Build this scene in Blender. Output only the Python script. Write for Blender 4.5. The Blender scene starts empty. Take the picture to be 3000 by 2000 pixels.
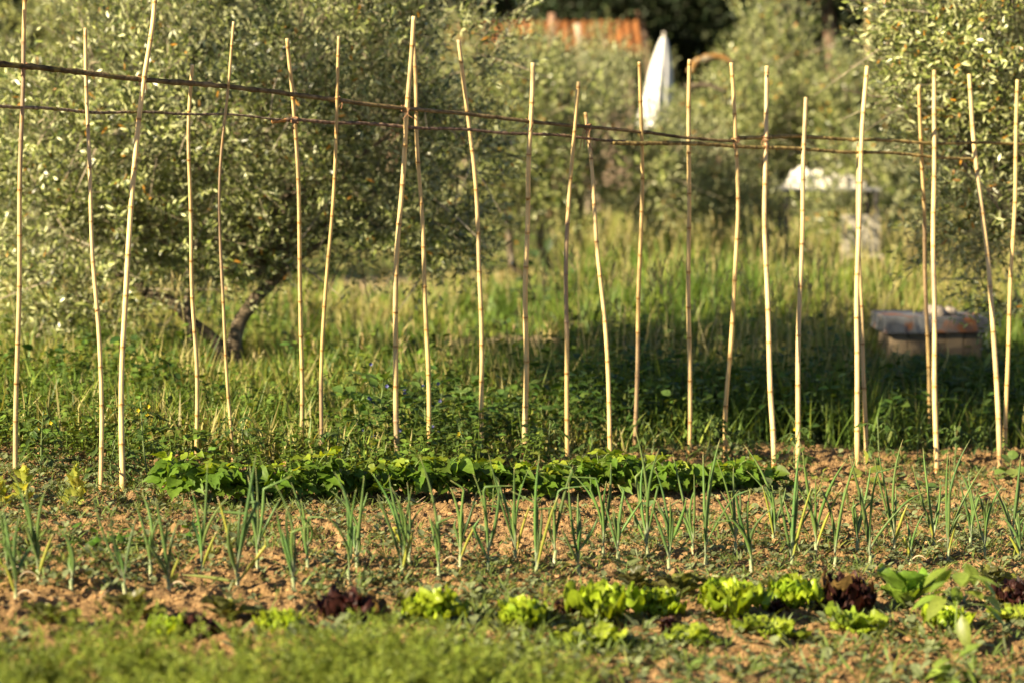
import bpy, math
import numpy as np
from mathutils import Vector

# ------------------------------------------------------------------ camera, light, exposure
F = 85 / 36 * 3000                      # focal length in photo pixels (photo 3000 x 2000)
PITCH = math.atan(600 / F)
CAM = np.array([0.0, 0.0, 1.7])
C = bpy.context.scene.collection
scn = bpy.context.scene
cd = bpy.data.cameras.new("camera")
cam = bpy.data.objects.new("camera", cd); C.objects.link(cam)
cd.lens = 85; cd.sensor_width = 36; cd.clip_end = 1000; cd.clip_start = 0.1
cam.location = CAM; cam.rotation_euler = (math.pi / 2 - PITCH, 0, 0)
cd.dof.use_dof = True; cd.dof.focus_distance = 11.0; cd.dof.aperture_fstop = 1.95
scn.camera = cam

SUN_EL = math.radians(26); SUN_AZ = math.radians(36)   # light travels to +x, turned SUN_AZ towards +y
S = Vector((-math.cos(SUN_AZ) * math.cos(SUN_EL), -math.sin(SUN_AZ) * math.cos(SUN_EL), math.sin(SUN_EL)))
w = bpy.data.worlds.new("World"); scn.world = w; w.use_nodes = True
nt = w.node_tree; bg = nt.nodes["Background"]
sky = nt.nodes.new("ShaderNodeTexSky"); sky.sky_type = 'NISHITA'; sky.sun_disc = False
sky.air_density = 0.55; sky.dust_density = 0.25; sky.sun_elevation = SUN_EL; sky.sun_rotation = math.atan2(S.x, S.y)
nt.links.new(sky.outputs[0], bg.inputs[0]); bg.inputs[1].default_value = 0.05
sd = bpy.data.lights.new("sun", 'SUN'); sd.energy = 5.0; sd.angle = math.radians(0.5); sd.color = (1.0, 0.84, 0.57)
sun = bpy.data.objects.new("sun", sd); C.objects.link(sun)
sun.rotation_euler = (-S).to_track_quat('-Z', 'Y').to_euler()
vs = scn.view_settings
vs.view_transform = 'Standard'; vs.look = 'None'; vs.gamma = 1; vs.exposure = 1.47
scn.render.engine = 'CYCLES'
scn.cycles.use_denoising = True
scn.cycles.max_bounces = 6; scn.cycles.transmission_bounces = 6; scn.cycles.diffuse_bounces = 2
scn.cycles.caustics_reflective = False; scn.cycles.caustics_refractive = False

# ------------------------------------------------------------------ numeric helpers
def rg(s): return np.random.default_rng(s)
def A(*a): return np.array(a, float)
def nrm(v): return v / np.maximum(np.linalg.norm(v, axis=-1, keepdims=True), 1e-9)
def sstep(a, b, x):
    t = np.clip((x - a) / (b - a), 0, 1); return t * t * (3 - 2 * t)

def _h(ix, iy, s):
    n = (ix.astype(np.int64) * 374761393 + iy.astype(np.int64) * 668265263 + s * 974634777) & 0xFFFFFFFF
    n = ((n ^ (n >> 13)) * 1274126177) & 0xFFFFFFFF
    n = ((n ^ (n >> 16)) * 2246822519) & 0xFFFFFFFF
    return ((n ^ (n >> 15)) & 0xFFFF) / 65535.0
def vnoise(x, y, s=0):
    x = np.asarray(x, float); y = np.asarray(y, float)
    ix = np.floor(x); iy = np.floor(y); fx = x - ix; fy = y - iy
    fx = fx * fx * (3 - 2 * fx); fy = fy * fy * (3 - 2 * fy)
    a = _h(ix, iy, s); b = _h(ix + 1, iy, s); c = _h(ix, iy + 1, s); d = _h(ix + 1, iy + 1, s)
    return (a * (1 - fx) + b * fx) * (1 - fy) + (c * (1 - fx) + d * fx) * fy
def fbm(x, y, s=0, o=3):
    r = 0; a = 0.5
    for k in range(o):
        r = r + a * vnoise(np.asarray(x) * 2 ** k, np.asarray(y) * 2 ** k, s + k); a *= 0.5
    return r / (1 - 0.5 ** o)

# ground height (smooth), world metres
def gz(x, y):
    x = np.asarray(x, float); y = np.asarray(y, float)
    t = -0.065 * np.clip(x, -6, 6) * (1 - sstep(13.5, 19, y)) * sstep(-8, 4, y)
    far = 0.035 * np.maximum(y - 42, 0) + 6.0 * sstep(75, 130, y) + 8 * sstep(110, 300, y)
    bump = 0.10 * (fbm(x * 0.25, y * 0.25, 5) - 0.5) * sstep(14, 18, y)
    return t + far + bump

cp, sp = math.cos(PITCH), math.sin(PITCH)
def ray(u, v):
    a = (u - 1500) / F; b = -(v - 1000) / F
    return A(a, cp + b * sp, -sp + b * cp)
def at(u, v, Y):                       # the point of the place seen in photo pixel u, v at depth Y
    d = ray(u, v); return CAM + d * (Y / d[1])
def gp(u, v):                          # the ground point seen in photo pixel u, v
    z = 0.0
    for _ in range(8):
        d = ray(u, v); t = (z - CAM[2]) / d[2]; p = CAM + d * t; z = float(gz(p[0], p[1]))
    p[2] = z
    return p
def ppm(Y): return F / Y               # photo pixels per metre at depth Y

# ------------------------------------------------------------------ mesh builder
class MB:
    def __init__(s): s.v = []; s.q = []; s.t = []; s.c = []; s.n = 0
    def add(s, v, q=None, c=(1, 1, 1), t=None):
        v = np.asarray(v, float).reshape(-1, 3); c = np.asarray(c, float)
        if c.ndim == 1: c = np.tile(c, (len(v), 1))
        s.v.append(v); s.c.append(c)
        if q is not None and len(q): s.q.append(np.asarray(q, int).reshape(-1, 4) + s.n)
        if t is not None and len(t): s.t.append(np.asarray(t, int).reshape(-1, 3) + s.n)
        s.n += len(v)
    def build(s, name, mat, parent=None, base=None, smooth=True):
        v = np.concatenate(s.v); c = np.concatenate(s.c)
        q = np.concatenate(s.q) if s.q else np.zeros((0, 4), int)
        t = np.concatenate(s.t) if s.t else np.zeros((0, 3), int)
        b = np.zeros(3) if base is None else np.asarray(base, float)
        m = bpy.data.meshes.new(name)
        m.vertices.add(len(v)); m.vertices.foreach_set("co", (v - b).astype(np.float32).ravel())
        li = np.concatenate([q.ravel(), t.ravel()]).astype(np.int32)
        m.loops.add(len(li)); m.loops.foreach_set("vertex_index", li)
        nq, ntri = len(q), len(t)
        m.polygons.add(nq + ntri)
        st = np.concatenate([np.arange(nq) * 4, nq * 4 + np.arange(ntri) * 3]).astype(np.int32)
        m.polygons.foreach_set("loop_start", st)
        m.polygons.foreach_set("use_smooth", np.full(nq + ntri, smooth))
        m.update(calc_edges=True)
        at_ = m.color_attributes.new("Col", 'FLOAT_COLOR', 'POINT')
        at_.data.foreach_set("color", np.concatenate([c, np.ones((len(c), 1))], 1).astype(np.float32).ravel())
        m.materials.append(mat)
        o = bpy.data.objects.new(name, m); C.objects.link(o)
        if parent is not None: o.parent = parent
        elif base is not None: o.location = b
        return o

def tag(o, label=None, cat=None, group=None, kind=None):
    if label: o["label"] = label
    if cat: o["category"] = cat
    if group: o["group"] = group
    if kind: o["kind"] = kind
    return o
def thing(name, base, label, cat, group=None):
    o = bpy.data.objects.new(name, None); C.objects.link(o); o.location = base; o.empty_display_size = 0.1
    return tag(o, label, cat, group)

def leaves(mb, P, D, N, L, W, col, prof=((0, .08), (.5, 1), (1, .06)), cols=2, fold=0.0, curve=0.0, tipcol=None, wav=0.0):
    """many leaf blades at once: start P, axis D, face normal N, length L, half width W"""
    P = np.asarray(P, float); n = len(P)
    if n == 0: return
    D = nrm(np.asarray(D, float)); N = np.asarray(N, float)
    Sd = nrm(np.cross(D, N)); N = np.cross(Sd, D)
    L = np.broadcast_to(np.asarray(L, float), (n,)); W = np.broadcast_to(np.asarray(W, float), (n,))
    cv = np.broadcast_to(np.asarray(curve, float), (n,))
    t = np.array([p[0] for p in prof]); wd = np.array([p[1] for p in prof])
    cc = np.linspace(-1, 1, cols)
    k = len(t)
    pos = (P[:, None, None] + D[:, None, None] * (L[:, None, None] * t[None, :, None])[..., None]
           + Sd[:, None, None] * (W[:, None, None] * wd[None, :, None] * cc[None, None])[..., None]
           + N[:, None, None] * ((fold * np.abs(cc)[None, None] * wd[None, :, None] * W[:, None, None]) - (cv * L)[:, None, None] * (t ** 2)[None, :, None]
                                 + wav * W[:, None, None] * (np.abs(cc) > .6)[None, None] * np.sin(t * 17)[None, :, None])[..., None])
    vid = np.arange(n * k * cols).reshape(n, k, cols)
    q = np.stack([vid[:, :-1, :-1], vid[:, :-1, 1:], vid[:, 1:, 1:], vid[:, 1:, :-1]], -1).reshape(-1, 4)
    col = np.asarray(col, float)
    if col.ndim == 1: col = np.tile(col, (n, 1))
    c = np.repeat(col, k * cols, axis=0).reshape(n, k, cols, 3)
    if tipcol is not None:
        f = np.clip((t - .55) / .45, 0, 1)[None, :, None, None]; c = c * (1 - f) + np.asarray(tipcol) * f
    mb.add(pos.reshape(-1, 3), q, c.reshape(-1, 3))

def tube(mb, path, rad, sides=7, col=(1, 1, 1), cap=True):
    path = np.asarray(path, float); k = len(path)
    rad = np.broadcast_to(np.asarray(rad, float), (k,))
    tg = nrm(np.gradient(path, axis=0))
    ref = A(0, 0, 1) if abs(tg[0][2]) < .8 else A(0, 1, 0)
    a = nrm(np.cross(tg, ref)); b = np.cross(tg, a)
    th = np.linspace(0, 2 * math.pi, sides, endpoint=False)
    v = path[:, None] + rad[:, None, None] * (a[:, None] * np.cos(th)[None, :, None] + b[:, None] * np.sin(th)[None, :, None])
    vid = np.arange(k * sides).reshape(k, sides); nx = np.roll(vid, -1, 1)
    q = np.stack([vid[:-1], nx[:-1], nx[1:], vid[1:]], -1).reshape(-1, 4)
    c = np.asarray(col, float)
    c = np.tile(c, (k * sides, 1)) if c.ndim == 1 else np.repeat(c, sides, axis=0)
    vv = v.reshape(-1, 3); t = None
    if cap:
        vv = np.concatenate([vv, path[:1], path[-1:]]); c = np.concatenate([c, c[:1], c[-1:]])
        n0 = k * sides
        t = np.concatenate([np.stack([nx[0], vid[0], np.full(sides, n0)], -1), np.stack([vid[-1], nx[-1], np.full(sides, n0 + 1)], -1)])
    mb.add(vv, q, c, t)

def spline(pts, n):
    """Catmull-Rom through pts, n samples (by chord length)"""
    p = np.asarray(pts, float)
    if len(p) == 2: return p[0] + (p[1] - p[0]) * np.linspace(0, 1, n)[:, None]
    s = np.concatenate([[0], np.cumsum(np.linalg.norm(np.diff(p, axis=0), axis=1))])
    m = np.gradient(p, s, axis=0)
    x = np.linspace(0, s[-1], n); i = np.clip(np.searchsorted(s, x, side='right') - 1, 0, len(p) - 2)
    h = (s[i + 1] - s[i])[:, None]; t = ((x - s[i]) / (s[i + 1] - s[i]))[:, None]
    return ((2 * t**3 - 3 * t**2 + 1) * p[i] + (t**3 - 2 * t**2 + t) * h * m[i] + (-2 * t**3 + 3 * t**2) * p[i + 1] + (t**3 - t**2) * h * m[i + 1])

def box(mb, lo, hi, col=(1, 1, 1), bev=0.006):
    """a box with chamfered edges"""
    lo = np.asarray(lo, float); hi = np.asarray(hi, float); b = min(bev, (hi - lo).min() * .4)
    V = []; idx = {}
    for ax in range(3):
        for s0 in (0, 1):
            for s1 in (0, 1):
                for s2 in (0, 1):
                    s = (s0, s1, s2); p = [0, 0, 0]
                    for a in range(3):
                        e = hi[a] if s[a] else lo[a]
                        p[a] = e if a == ax else e - (b if s[a] else -b)
                    idx[(ax, s)] = len(V); V.append(p)
    q = []; t = []
    for ax in range(3):
        o1, o2 = (ax + 1) % 3, (ax + 2) % 3
        for sd_ in (0, 1):
            f = []
            for (x1, x2) in ((0, 0), (1, 0), (1, 1), (0, 1)):
                s = [0, 0, 0]; s[ax] = sd_; s[o1] = x1; s[o2] = x2; f.append(idx[(ax, tuple(s))])
            q.append(f if sd_ else f[::-1])
        # chamfers along axis ax between faces o1 / o2
        for x1 in (0, 1):
            for x2 in (0, 1):
                s = [0, 0, 0]; s[o1] = x1; s[o2] = x2; e = list(s); e[ax] = 1
                f = [idx[(o1, tuple(s))], idx[(o1, tuple(e))], idx[(o2, tuple(e))], idx[(o2, tuple(s))]]
                q.append(f if x1 ^ x2 else f[::-1])
    for s0 in (0, 1):
        for s1 in (0, 1):
            for s2 in (0, 1):
                s = (s0, s1, s2); t.append([idx[(0, s)], idx[(1, s)], idx[(2, s)]])
    mb.add(V, q, col, t)

def rdir(r, n):
    return nrm(r.normal(size=(n, 3)))
def jit(r, n, base, amt=.2, hue=.08):
    b = np.asarray(base, float)
    return np.clip(b * (1 + amt * r.uniform(-1, 1, (n, 1))) * (1 + hue * r.uniform(-1, 1, (n, 3))), 0.004, 1)

# ------------------------------------------------------------------ materials
def newmat(name):
    m = bpy.data.materials.new(name); m.use_nodes = True
    n = m.node_tree.nodes; n.clear(); return m, n, m.node_tree.links
def leaf_mat(name, trans=0.35, rough=0.45, spec=0.4, tcol=(1.25, 1.15, 0.45), back=None, nscale=60, namt=0.25):
    m, n, l = newmat(name)
    out = n.new("ShaderNodeOutputMaterial"); at_ = n.new("ShaderNodeAttribute"); at_.attribute_name = "Col"
    nz = n.new("ShaderNodeTexNoise"); nz.inputs["Scale"].default_value = nscale; nz.inputs["Detail"].default_value = 3
    geo = n.new("ShaderNodeNewGeometry"); l.new(geo.outputs["Position"], nz.inputs["Vector"])
    mr = n.new("ShaderNodeMapRange"); mr.inputs[1].default_value = .3; mr.inputs[2].default_value = .7
    mr.inputs[3].default_value = 1 - namt; mr.inputs[4].default_value = 1 + namt
    l.new(nz.outputs[0], mr.inputs[0])
    mul = n.new("ShaderNodeVectorMath"); mul.operation = 'SCALE'
    l.new(at_.outputs["Color"], mul.inputs[0]); l.new(mr.outputs[0], mul.inputs["Scale"])
    col = mul.outputs[0]
    if back is not None:
        mx = n.new("ShaderNodeMix"); mx.data_type = 'RGBA'; mx.inputs[7].default_value = (*back, 1)
        l.new(geo.outputs["Backfacing"], mx.inputs[0]); l.new(col, mx.inputs[6]); colp = mx.outputs[2]
    else: colp = col
    p = n.new("ShaderNodeBsdfPrincipled"); l.new(colp, p.inputs["Base Color"])
    p.inputs["Roughness"].default_value = rough; p.inputs["Specular IOR Level"].default_value = spec
    tr = n.new("ShaderNodeBsdfTranslucent")
    tm = n.new("ShaderNodeVectorMath"); tm.operation = 'MULTIPLY'; tm.inputs[1].default_value = tcol
    l.new(col, tm.inputs[0]); l.new(tm.outputs[0], tr.inputs[0])
    ms = n.new("ShaderNodeMixShader"); ms.inputs[0].default_value = trans
    l.new(p.outputs[0], ms.inputs[1]); l.new(tr.outputs[0], ms.inputs[2]); l.new(ms.outputs[0], out.inputs[0])
    return m
def solid_mat(name, rough=0.7, spec=0.3, nscale=(40, 40, 40), namt=0.3, bump=0.3, bscale=80, metal=0.0, stain=None):
    m, n, l = newmat(name)
    out = n.new("ShaderNodeOutputMaterial"); at_ = n.new("ShaderNodeAttribute"); at_.attribute_name = "Col"
    tc = n.new("ShaderNodeTexCoord"); mp = n.new("ShaderNodeMapping"); mp.inputs["Scale"].default_value = nscale
    l.new(tc.outputs["Object"], mp.inputs[0])
    nz = n.new("ShaderNodeTexNoise"); nz.inputs["Scale"].default_value = 1; nz.inputs["Detail"].default_value = 5
    l.new(mp.outputs[0], nz.inputs["Vector"])
    mr = n.new("ShaderNodeMapRange"); mr.inputs[1].default_value = .3; mr.inputs[2].default_value = .7
    mr.inputs[3].default_value = 1 - namt; mr.inputs[4].default_value = 1 + namt
    l.new(nz.outputs[0], mr.inputs[0])
    mul = n.new("ShaderNodeVectorMath"); mul.operation = 'SCALE'
    l.new(at_.outputs["Color"], mul.inputs[0]); l.new(mr.outputs[0], mul.inputs["Scale"])
    col = mul.outputs[0]
    if stain is not None:               # (colour, scale, threshold)
        n2 = n.new("ShaderNodeTexNoise"); n2.inputs["Scale"].default_value = stain[1]; n2.inputs["Detail"].default_value = 4
        l.new(tc.outputs["Object"], n2.inputs["Vector"])
        m2 = n.new("ShaderNodeMapRange"); m2.inputs[1].default_value = stain[2]; m2.inputs[2].default_value = stain[2] + .1
        l.new(n2.outputs[0], m2.inputs[0])
        mx = n.new("ShaderNodeMix"); mx.data_type = 'RGBA'; mx.inputs[7].default_value = (*stain[0], 1)
        l.new(m2.outputs[0], mx.inputs[0]); l.new(col, mx.inputs[6]); col = mx.outputs[2]
    p = n.new("ShaderNodeBsdfPrincipled"); l.new(col, p.inputs["Base Color"])
    p.inputs["Roughness"].default_value = rough; p.inputs["Specular IOR Level"].default_value = spec; p.inputs["Metallic"].default_value = metal
    if bump:
        bz = n.new("ShaderNodeTexNoise"); bz.inputs["Scale"].default_value = bscale; bz.inputs["Detail"].default_value = 5
        l.new(tc.outputs["Object"], bz.inputs["Vector"])
        bp = n.new("ShaderNodeBump"); bp.inputs["Strength"].default_value = bump; bp.inputs["Distance"].default_value = .01
        l.new(bz.outputs[0], bp.inputs["Height"]); l.new(bp.outputs[0], p.inputs["Normal"])
    l.new(p.outputs[0], out.inputs[0])
    return m

M = dict(
    soil=solid_mat("soil", rough=.95, spec=.1, nscale=(30, 30, 30), namt=.35, bump=.8, bscale=160),
    cane=solid_mat("dry_cane", rough=.42, spec=.4, nscale=(60, 60, 6), namt=.18, bump=.15, bscale=60, stain=((.42, .26, .10), 9, .63)),
    rod=solid_mat("bark_rod", rough=.75, spec=.25, nscale=(30, 90, 90), namt=.45, bump=.5, bscale=90, stain=((.20, .17, .05), 14, .58)),
    bark=solid_mat("bark", rough=.9, spec=.15, nscale=(22, 22, 8), namt=.5, bump=1.0, bscale=28, stain=((.30, .27, .20), 9, .56)),
    wood=solid_mat("old_wood", rough=.85, spec=.15, nscale=(5, 40, 40), namt=.35, bump=.3, bscale=50),
    tin=solid_mat("rusty_sheet", rough=.6, spec=.4, nscale=(9, 9, 9), namt=.3, bump=.2, bscale=20, metal=.25, stain=((.32, .13, .05), 6, .52)),
    cloth=solid_mat("white_cloth", rough=.85, spec=.15, nscale=(6, 6, 6), namt=.06, bump=.15, bscale=12),
    stone=solid_mat("pale_stone", rough=.9, spec=.2, nscale=(15, 15, 15), namt=.3, bump=.6, bscale=30),
    plaster=solid_mat("plaster", rough=.9, spec=.1, nscale=(2, 2, 2), namt=.12, bump=.2, bscale=10),
    tile=solid_mat("roof_tile", rough=.85, spec=.15, nscale=(3, 3, 3), namt=.35, bump=.2, bscale=12),
    twine=solid_mat("twine", rough=.9, spec=.1, namt=.2, bump=0),
    olive=leaf_mat("olive_leaf", trans=.16, rough=.34, spec=.5, tcol=(1.2, 1.2, .5), back=(.42, .44, .24), namt=.15),
    dark=leaf_mat("dark_leaf", trans=.15, rough=.55, spec=.3, namt=.3, nscale=6),
    grass=leaf_mat("grass_blade", trans=.35, rough=.5, spec=.3, namt=.15),
    weed=leaf_mat("weed_leaf", trans=.3, rough=.5, spec=.3),
    bean=leaf_mat("bean_leaf", trans=.42, rough=.5, spec=.3, tcol=(1.5, 1.35, .35), nscale=90, namt=.2),
    lettuce=leaf_mat("lettuce_leaf", trans=.42, rough=.4, spec=.4, tcol=(1.35, 1.25, .4), nscale=70, namt=.2),
    redlet=leaf_mat("red_lettuce_leaf", trans=.25, rough=.5, spec=.3, tcol=(1.5, .6, .5), nscale=50, namt=.5),
    onion=leaf_mat("onion_leaf", trans=.18, rough=.42, spec=.3, tcol=(1.2, 1.2, .5), nscale=120, namt=.12),
    tomato=leaf_mat("tomato_leaf", trans=.3, rough=.5, spec=.3),
    carrot=leaf_mat("carrot_leaf", trans=.4, rough=.5, spec=.3, namt=.15),
    petal=leaf_mat("petal", trans=.4, rough=.5, spec=.2, tcol=(1, 1, 1)),
    stem=solid_mat("green_stem", rough=.5, spec=.3, namt=.15, bump=0),
)

# ------------------------------------------------------------------ the ground: one sheet
def soil_edge(x):                      # far edge of the dug garden
    x = np.asarray(x, float); return 12.0 + 1.7 * sstep(-.7, 1.3, x) + .3 * np.clip(x - 1.3, 0, 6) + 0.9 * (fbm(np.asarray(x) * 1.3, 3.3, 9) - .5)
def soilness(x, y):
    s = 1 - sstep(-.25, .25, y - soil_edge(x) + .5 * (fbm(np.asarray(x) * 2.5, np.asarray(y) * 2.5, 31) - .5))
    for (u, v, rx, ry) in ((1110, 838, .85, 2.2), (1560, 1010, .9, .9)):
        p = gp(u, v); d = ((x - p[0]) / rx) ** 2 + ((y - p[1]) / ry) ** 2
        s = np.maximum(s, (1 - sstep(.55, 1.1, d + .5 * (fbm(np.asarray(x) * 2, np.asarray(y) * 2, 44) - .5))) * .95)
    return s
def clod(x, y):
    n1 = fbm(x / .30, y / .30, 61); n2 = fbm(x / .085, y / .085, 62); n3 = fbm(x / .036, y / .036, 63, 2)
    return .05 * (n1 - .5) + .048 * np.maximum(n2 - .47, -.12) + .046 * np.maximum(n3 - .45, -.12) + .018 * (vnoise(x / .021, y / .021, 64) - .5)
def axis(lo, hi, st, far0, far1):
    a = np.arange(lo, hi, st)
    up = hi + np.cumsum(st * 1.16 ** np.arange(1, 60)); up = up[up < far1]
    dn = lo - np.cumsum(st * 1.16 ** np.arange(1, 60)); dn = dn[dn > far0]
    return np.concatenate([[far0], dn[::-1], a, up, [far1]])
gx = axis(-3.4, 3.6, .0125, -300, 300); gy = axis(6.6, 14.8, .0145, -60, 420)
XX, YY = np.meshgrid(gx, gy)
sl = soilness(XX, YY)
ZZ = gz(XX, YY) + clod(XX, YY) * sl * sstep(17, 14, YY)
g1 = fbm(XX * 2.2, YY * 2.2, 12); g2 = fbm(XX * 14, YY * 14, 13)[..., None]
soilc = A(.305, .19, .085) * (1 - .30 * g2) + A(.10, .07, .05) * (g1[..., None] - .4)
dirt = A(.46, .35, .20)
farpatch = sstep(15.5, 17, YY)[..., None]
soilc = soilc * (1 - farpatch) + dirt * farpatch
grassc = A(.075, .08, .03) * (.7 + .6 * g1[..., None])
gc = grassc * (1 - sl[..., None]) + soilc * sl[..., None]
mb = MB(); vid = np.arange(XX.size).reshape(XX.shape)
mb.add(np.stack([XX, YY, ZZ], -1).reshape(-1, 3), np.stack([vid[:-1, :-1], vid[:-1, 1:], vid[1:, 1:], vid[1:, :-1]], -1).reshape(-1, 4), gc.reshape(-1, 3))
tag(mb.build("ground", M["soil"], smooth=False), kind="structure")

# clods of earth lying loose on the bed
def lumps(mb, P, R, r, col, fine=True):
    ico = []
    ph = (1 + 5 ** .5) / 2
    V = nrm(A(-1, ph, 0, 1, ph, 0, -1, -ph, 0, 1, -ph, 0, 0, -1, ph, 0, 1, ph, 0, -1, -ph, 0, 1, -ph, ph, 0, -1, ph, 0, 1, -ph, 0, -1, -ph, 0, 1).reshape(-1, 3))
    T = np.array([0,11,5,0,5,1,0,1,7,0,7,10,0,10,11,1,5,9,5,11,4,11,10,2,10,7,6,7,1,8,3,9,4,3,4,2,3,2,6,3,6,8,3,8,9,4,9,5,2,4,11,6,2,10,8,6,7,9,8,1]).reshape(-1, 3)
    ed = {}; V = list(V); T2 = [] if fine else T.tolist()
    def mid(a, b):
        k = (min(a, b), max(a, b))
        if k not in ed: ed[k] = len(V); V.append(nrm(V[a] + V[b]))
        return ed[k]
    for a, b, c in (T if fine else []):
        x, y, z = mid(a, b), mid(b, c), mid(c, a); T2 += [[a, x, z], [b, y, x], [c, z, y], [x, y, z]]
    V = np.array(V); T = np.array(T2); n = len(P)
    sc = r.uniform(.6, 1.35, (n, 1, 3)) * A(1, 1, .75); rough = 1 + .34 * r.uniform(-1, 1, (n, len(V), 1))
    ang = r.uniform(0, 6.28, n); ca, sa = np.cos(ang), np.sin(ang)
    v = V[None] * rough * sc * R[:, None, None]
    x = v[..., 0] * ca[:, None] - v[..., 1] * sa[:, None]; y = v[..., 0] * sa[:, None] + v[..., 1] * ca[:, None]
    v = np.stack([x, y, v[..., 2]], -1) + P[:, None]
    t = (T[None] + (np.arange(n) * len(V))[:, None, None]).reshape(-1, 3)
    mb.add(v.reshape(-1, 3), None, np.repeat(col, len(V), axis=0), t)
r = rg(3)
def bedpts(r, n, y0=7.0, y1=14.6):
    y = np.sqrt(r.uniform(y0 ** 2, y1 ** 2, n)); x = r.uniform(-.235, .235, n) * y
    return x, y
x, y = bedpts(r, 30000); k = (soilness(x, y) > .6) & (fbm(x * 1.6, y * 1.6, 71) > r.uniform(.2, .6, len(x)))
x, y = x[k], y[k]; R = .003 + .015 * r.uniform(0, 1, len(x)) ** 5
mb = MB(); lumps(mb, np.stack([x, y, gz(x, y) + clod(x, y) + R * .25], -1), R, r, jit(r, len(x), (.315, .198, .09), .4, .06))
x, y = bedpts(r, 90000); k = (soilness(x, y) > .6) & (fbm(x * 2.2, y * 2.2, 73) > r.uniform(.2, .7, len(x))); x, y = x[k], y[k]; R = .0022 + .005 * r.uniform(0, 1, len(x)) ** 2
lumps(mb, np.stack([x, y, gz(x, y) + clod(x, y) + R * .5], -1), R, r, jit(r, len(x), (.30, .188, .085), .45), False)
tag(mb.build("soil_clods", M["soil"], smooth=False), "loose crumbs and clods of reddish earth over the dug bed", "soil clods", kind="stuff")

# straw and dead bits
x, y = bedpts(r, 2600); k = soilness(x, y) > .6; x, y = x[k], y[k]; n = len(x)
D = np.stack([r.normal(size=n), r.normal(size=n), .25 * r.uniform(-.4, 1, n)], -1)
mb = MB(); leaves(mb, np.stack([x, y, gz(x, y) + clod(x, y) + .008], -1), D, A(0, 0, 1) + .4 * rdir(r, n), r.uniform(.02, .09, n), r.uniform(.0008, .0022, n),
                  jit(r, n, (.55, .42, .25), .35), prof=((0, .8), (.5, 1), (1, .3)), curve=r.uniform(-.3, .3, n))
tag(mb.build("straw_litter", M["weed"]), "thin dry straw and dead leaf bits scattered over the earth", "straw litter", kind="stuff")

# small weeds creeping on the bed
ROUND = ((0, .12), (.15, .55), (.4, .95), (.65, 1), (.85, .7), (1, .1))
LANCE = ((0, .1), (.2, .6), (.45, 1), (.75, .65), (1, .03))
OVAL = ((0, .08), (.25, .85), (.5, 1), (.75, .72), (1, .04))
r = rg(7)
x, y = bedpts(r, 30000, 6.9, 14.4)
dens = fbm(x * .9, y * .9, 81); k = (soilness(x, y) > .4) & (dens + .25 * (fbm(x * 4, y * 4, 82) - .5) > r.uniform(.36, .70, len(x)) - .12 * sstep(11.2, 12, y) * (x < .5) + .14 * sstep(11.9, 12.4, y) * (x > .6) - .11 * ((y > 8.8) & (y < 11.2)) + .05 * (y < 8.4))
x, y = x[k], y[k]; n = len(x); m = 6
sz = r.uniform(.4, 1.25, n) * .015 * (1 + .35 * (y < 8.8))
P = np.repeat(np.stack([x, y, gz(x, y) + clod(x, y) + .004], -1), m, axis=0)
ang = r.uniform(0, 6.28, n * m); el = r.uniform(-.05, .9, n * m)
D = np.stack([np.cos(ang) * np.cos(el), np.sin(ang) * np.cos(el), np.sin(el)], -1)
szr = np.repeat(sz, m) * r.uniform(.6, 1.3, n * m)
P = P + D * (szr * r.uniform(.1, 1.4, n * m))[:, None]
kind = np.repeat(r.uniform(0, 1, n), m)
colw = np.where((kind < .6)[:, None], A(.20, .235, .11), A(.15, .21, .05)); colw = np.where((kind > .93)[:, None], A(.22, .24, .05), colw)
mb = MB()
a = kind < .55
colw = colw * (1 + .3 * r.uniform(-1, 1, (n * m, 1)))
leaves(mb, P[a], D[a], A(0, 0, 1) + .35 * rdir(r, a.sum()), szr[a] * 1.5, szr[a] * .62, colw[a], prof=ROUND, cols=3, fold=.25, curve=.15)
a = ~a
leaves(mb, P[a], D[a] + A(0, 0, .8), A(0, 0, 1) + .5 * rdir(r, a.sum()), szr[a] * 3.0, szr[a] * .16, colw[a], prof=LANCE, curve=.4)
tag(mb.build("ground_weeds", M["weed"]), "small grey green weeds creeping over the earth between the rows", "weeds", kind="stuff")

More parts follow.
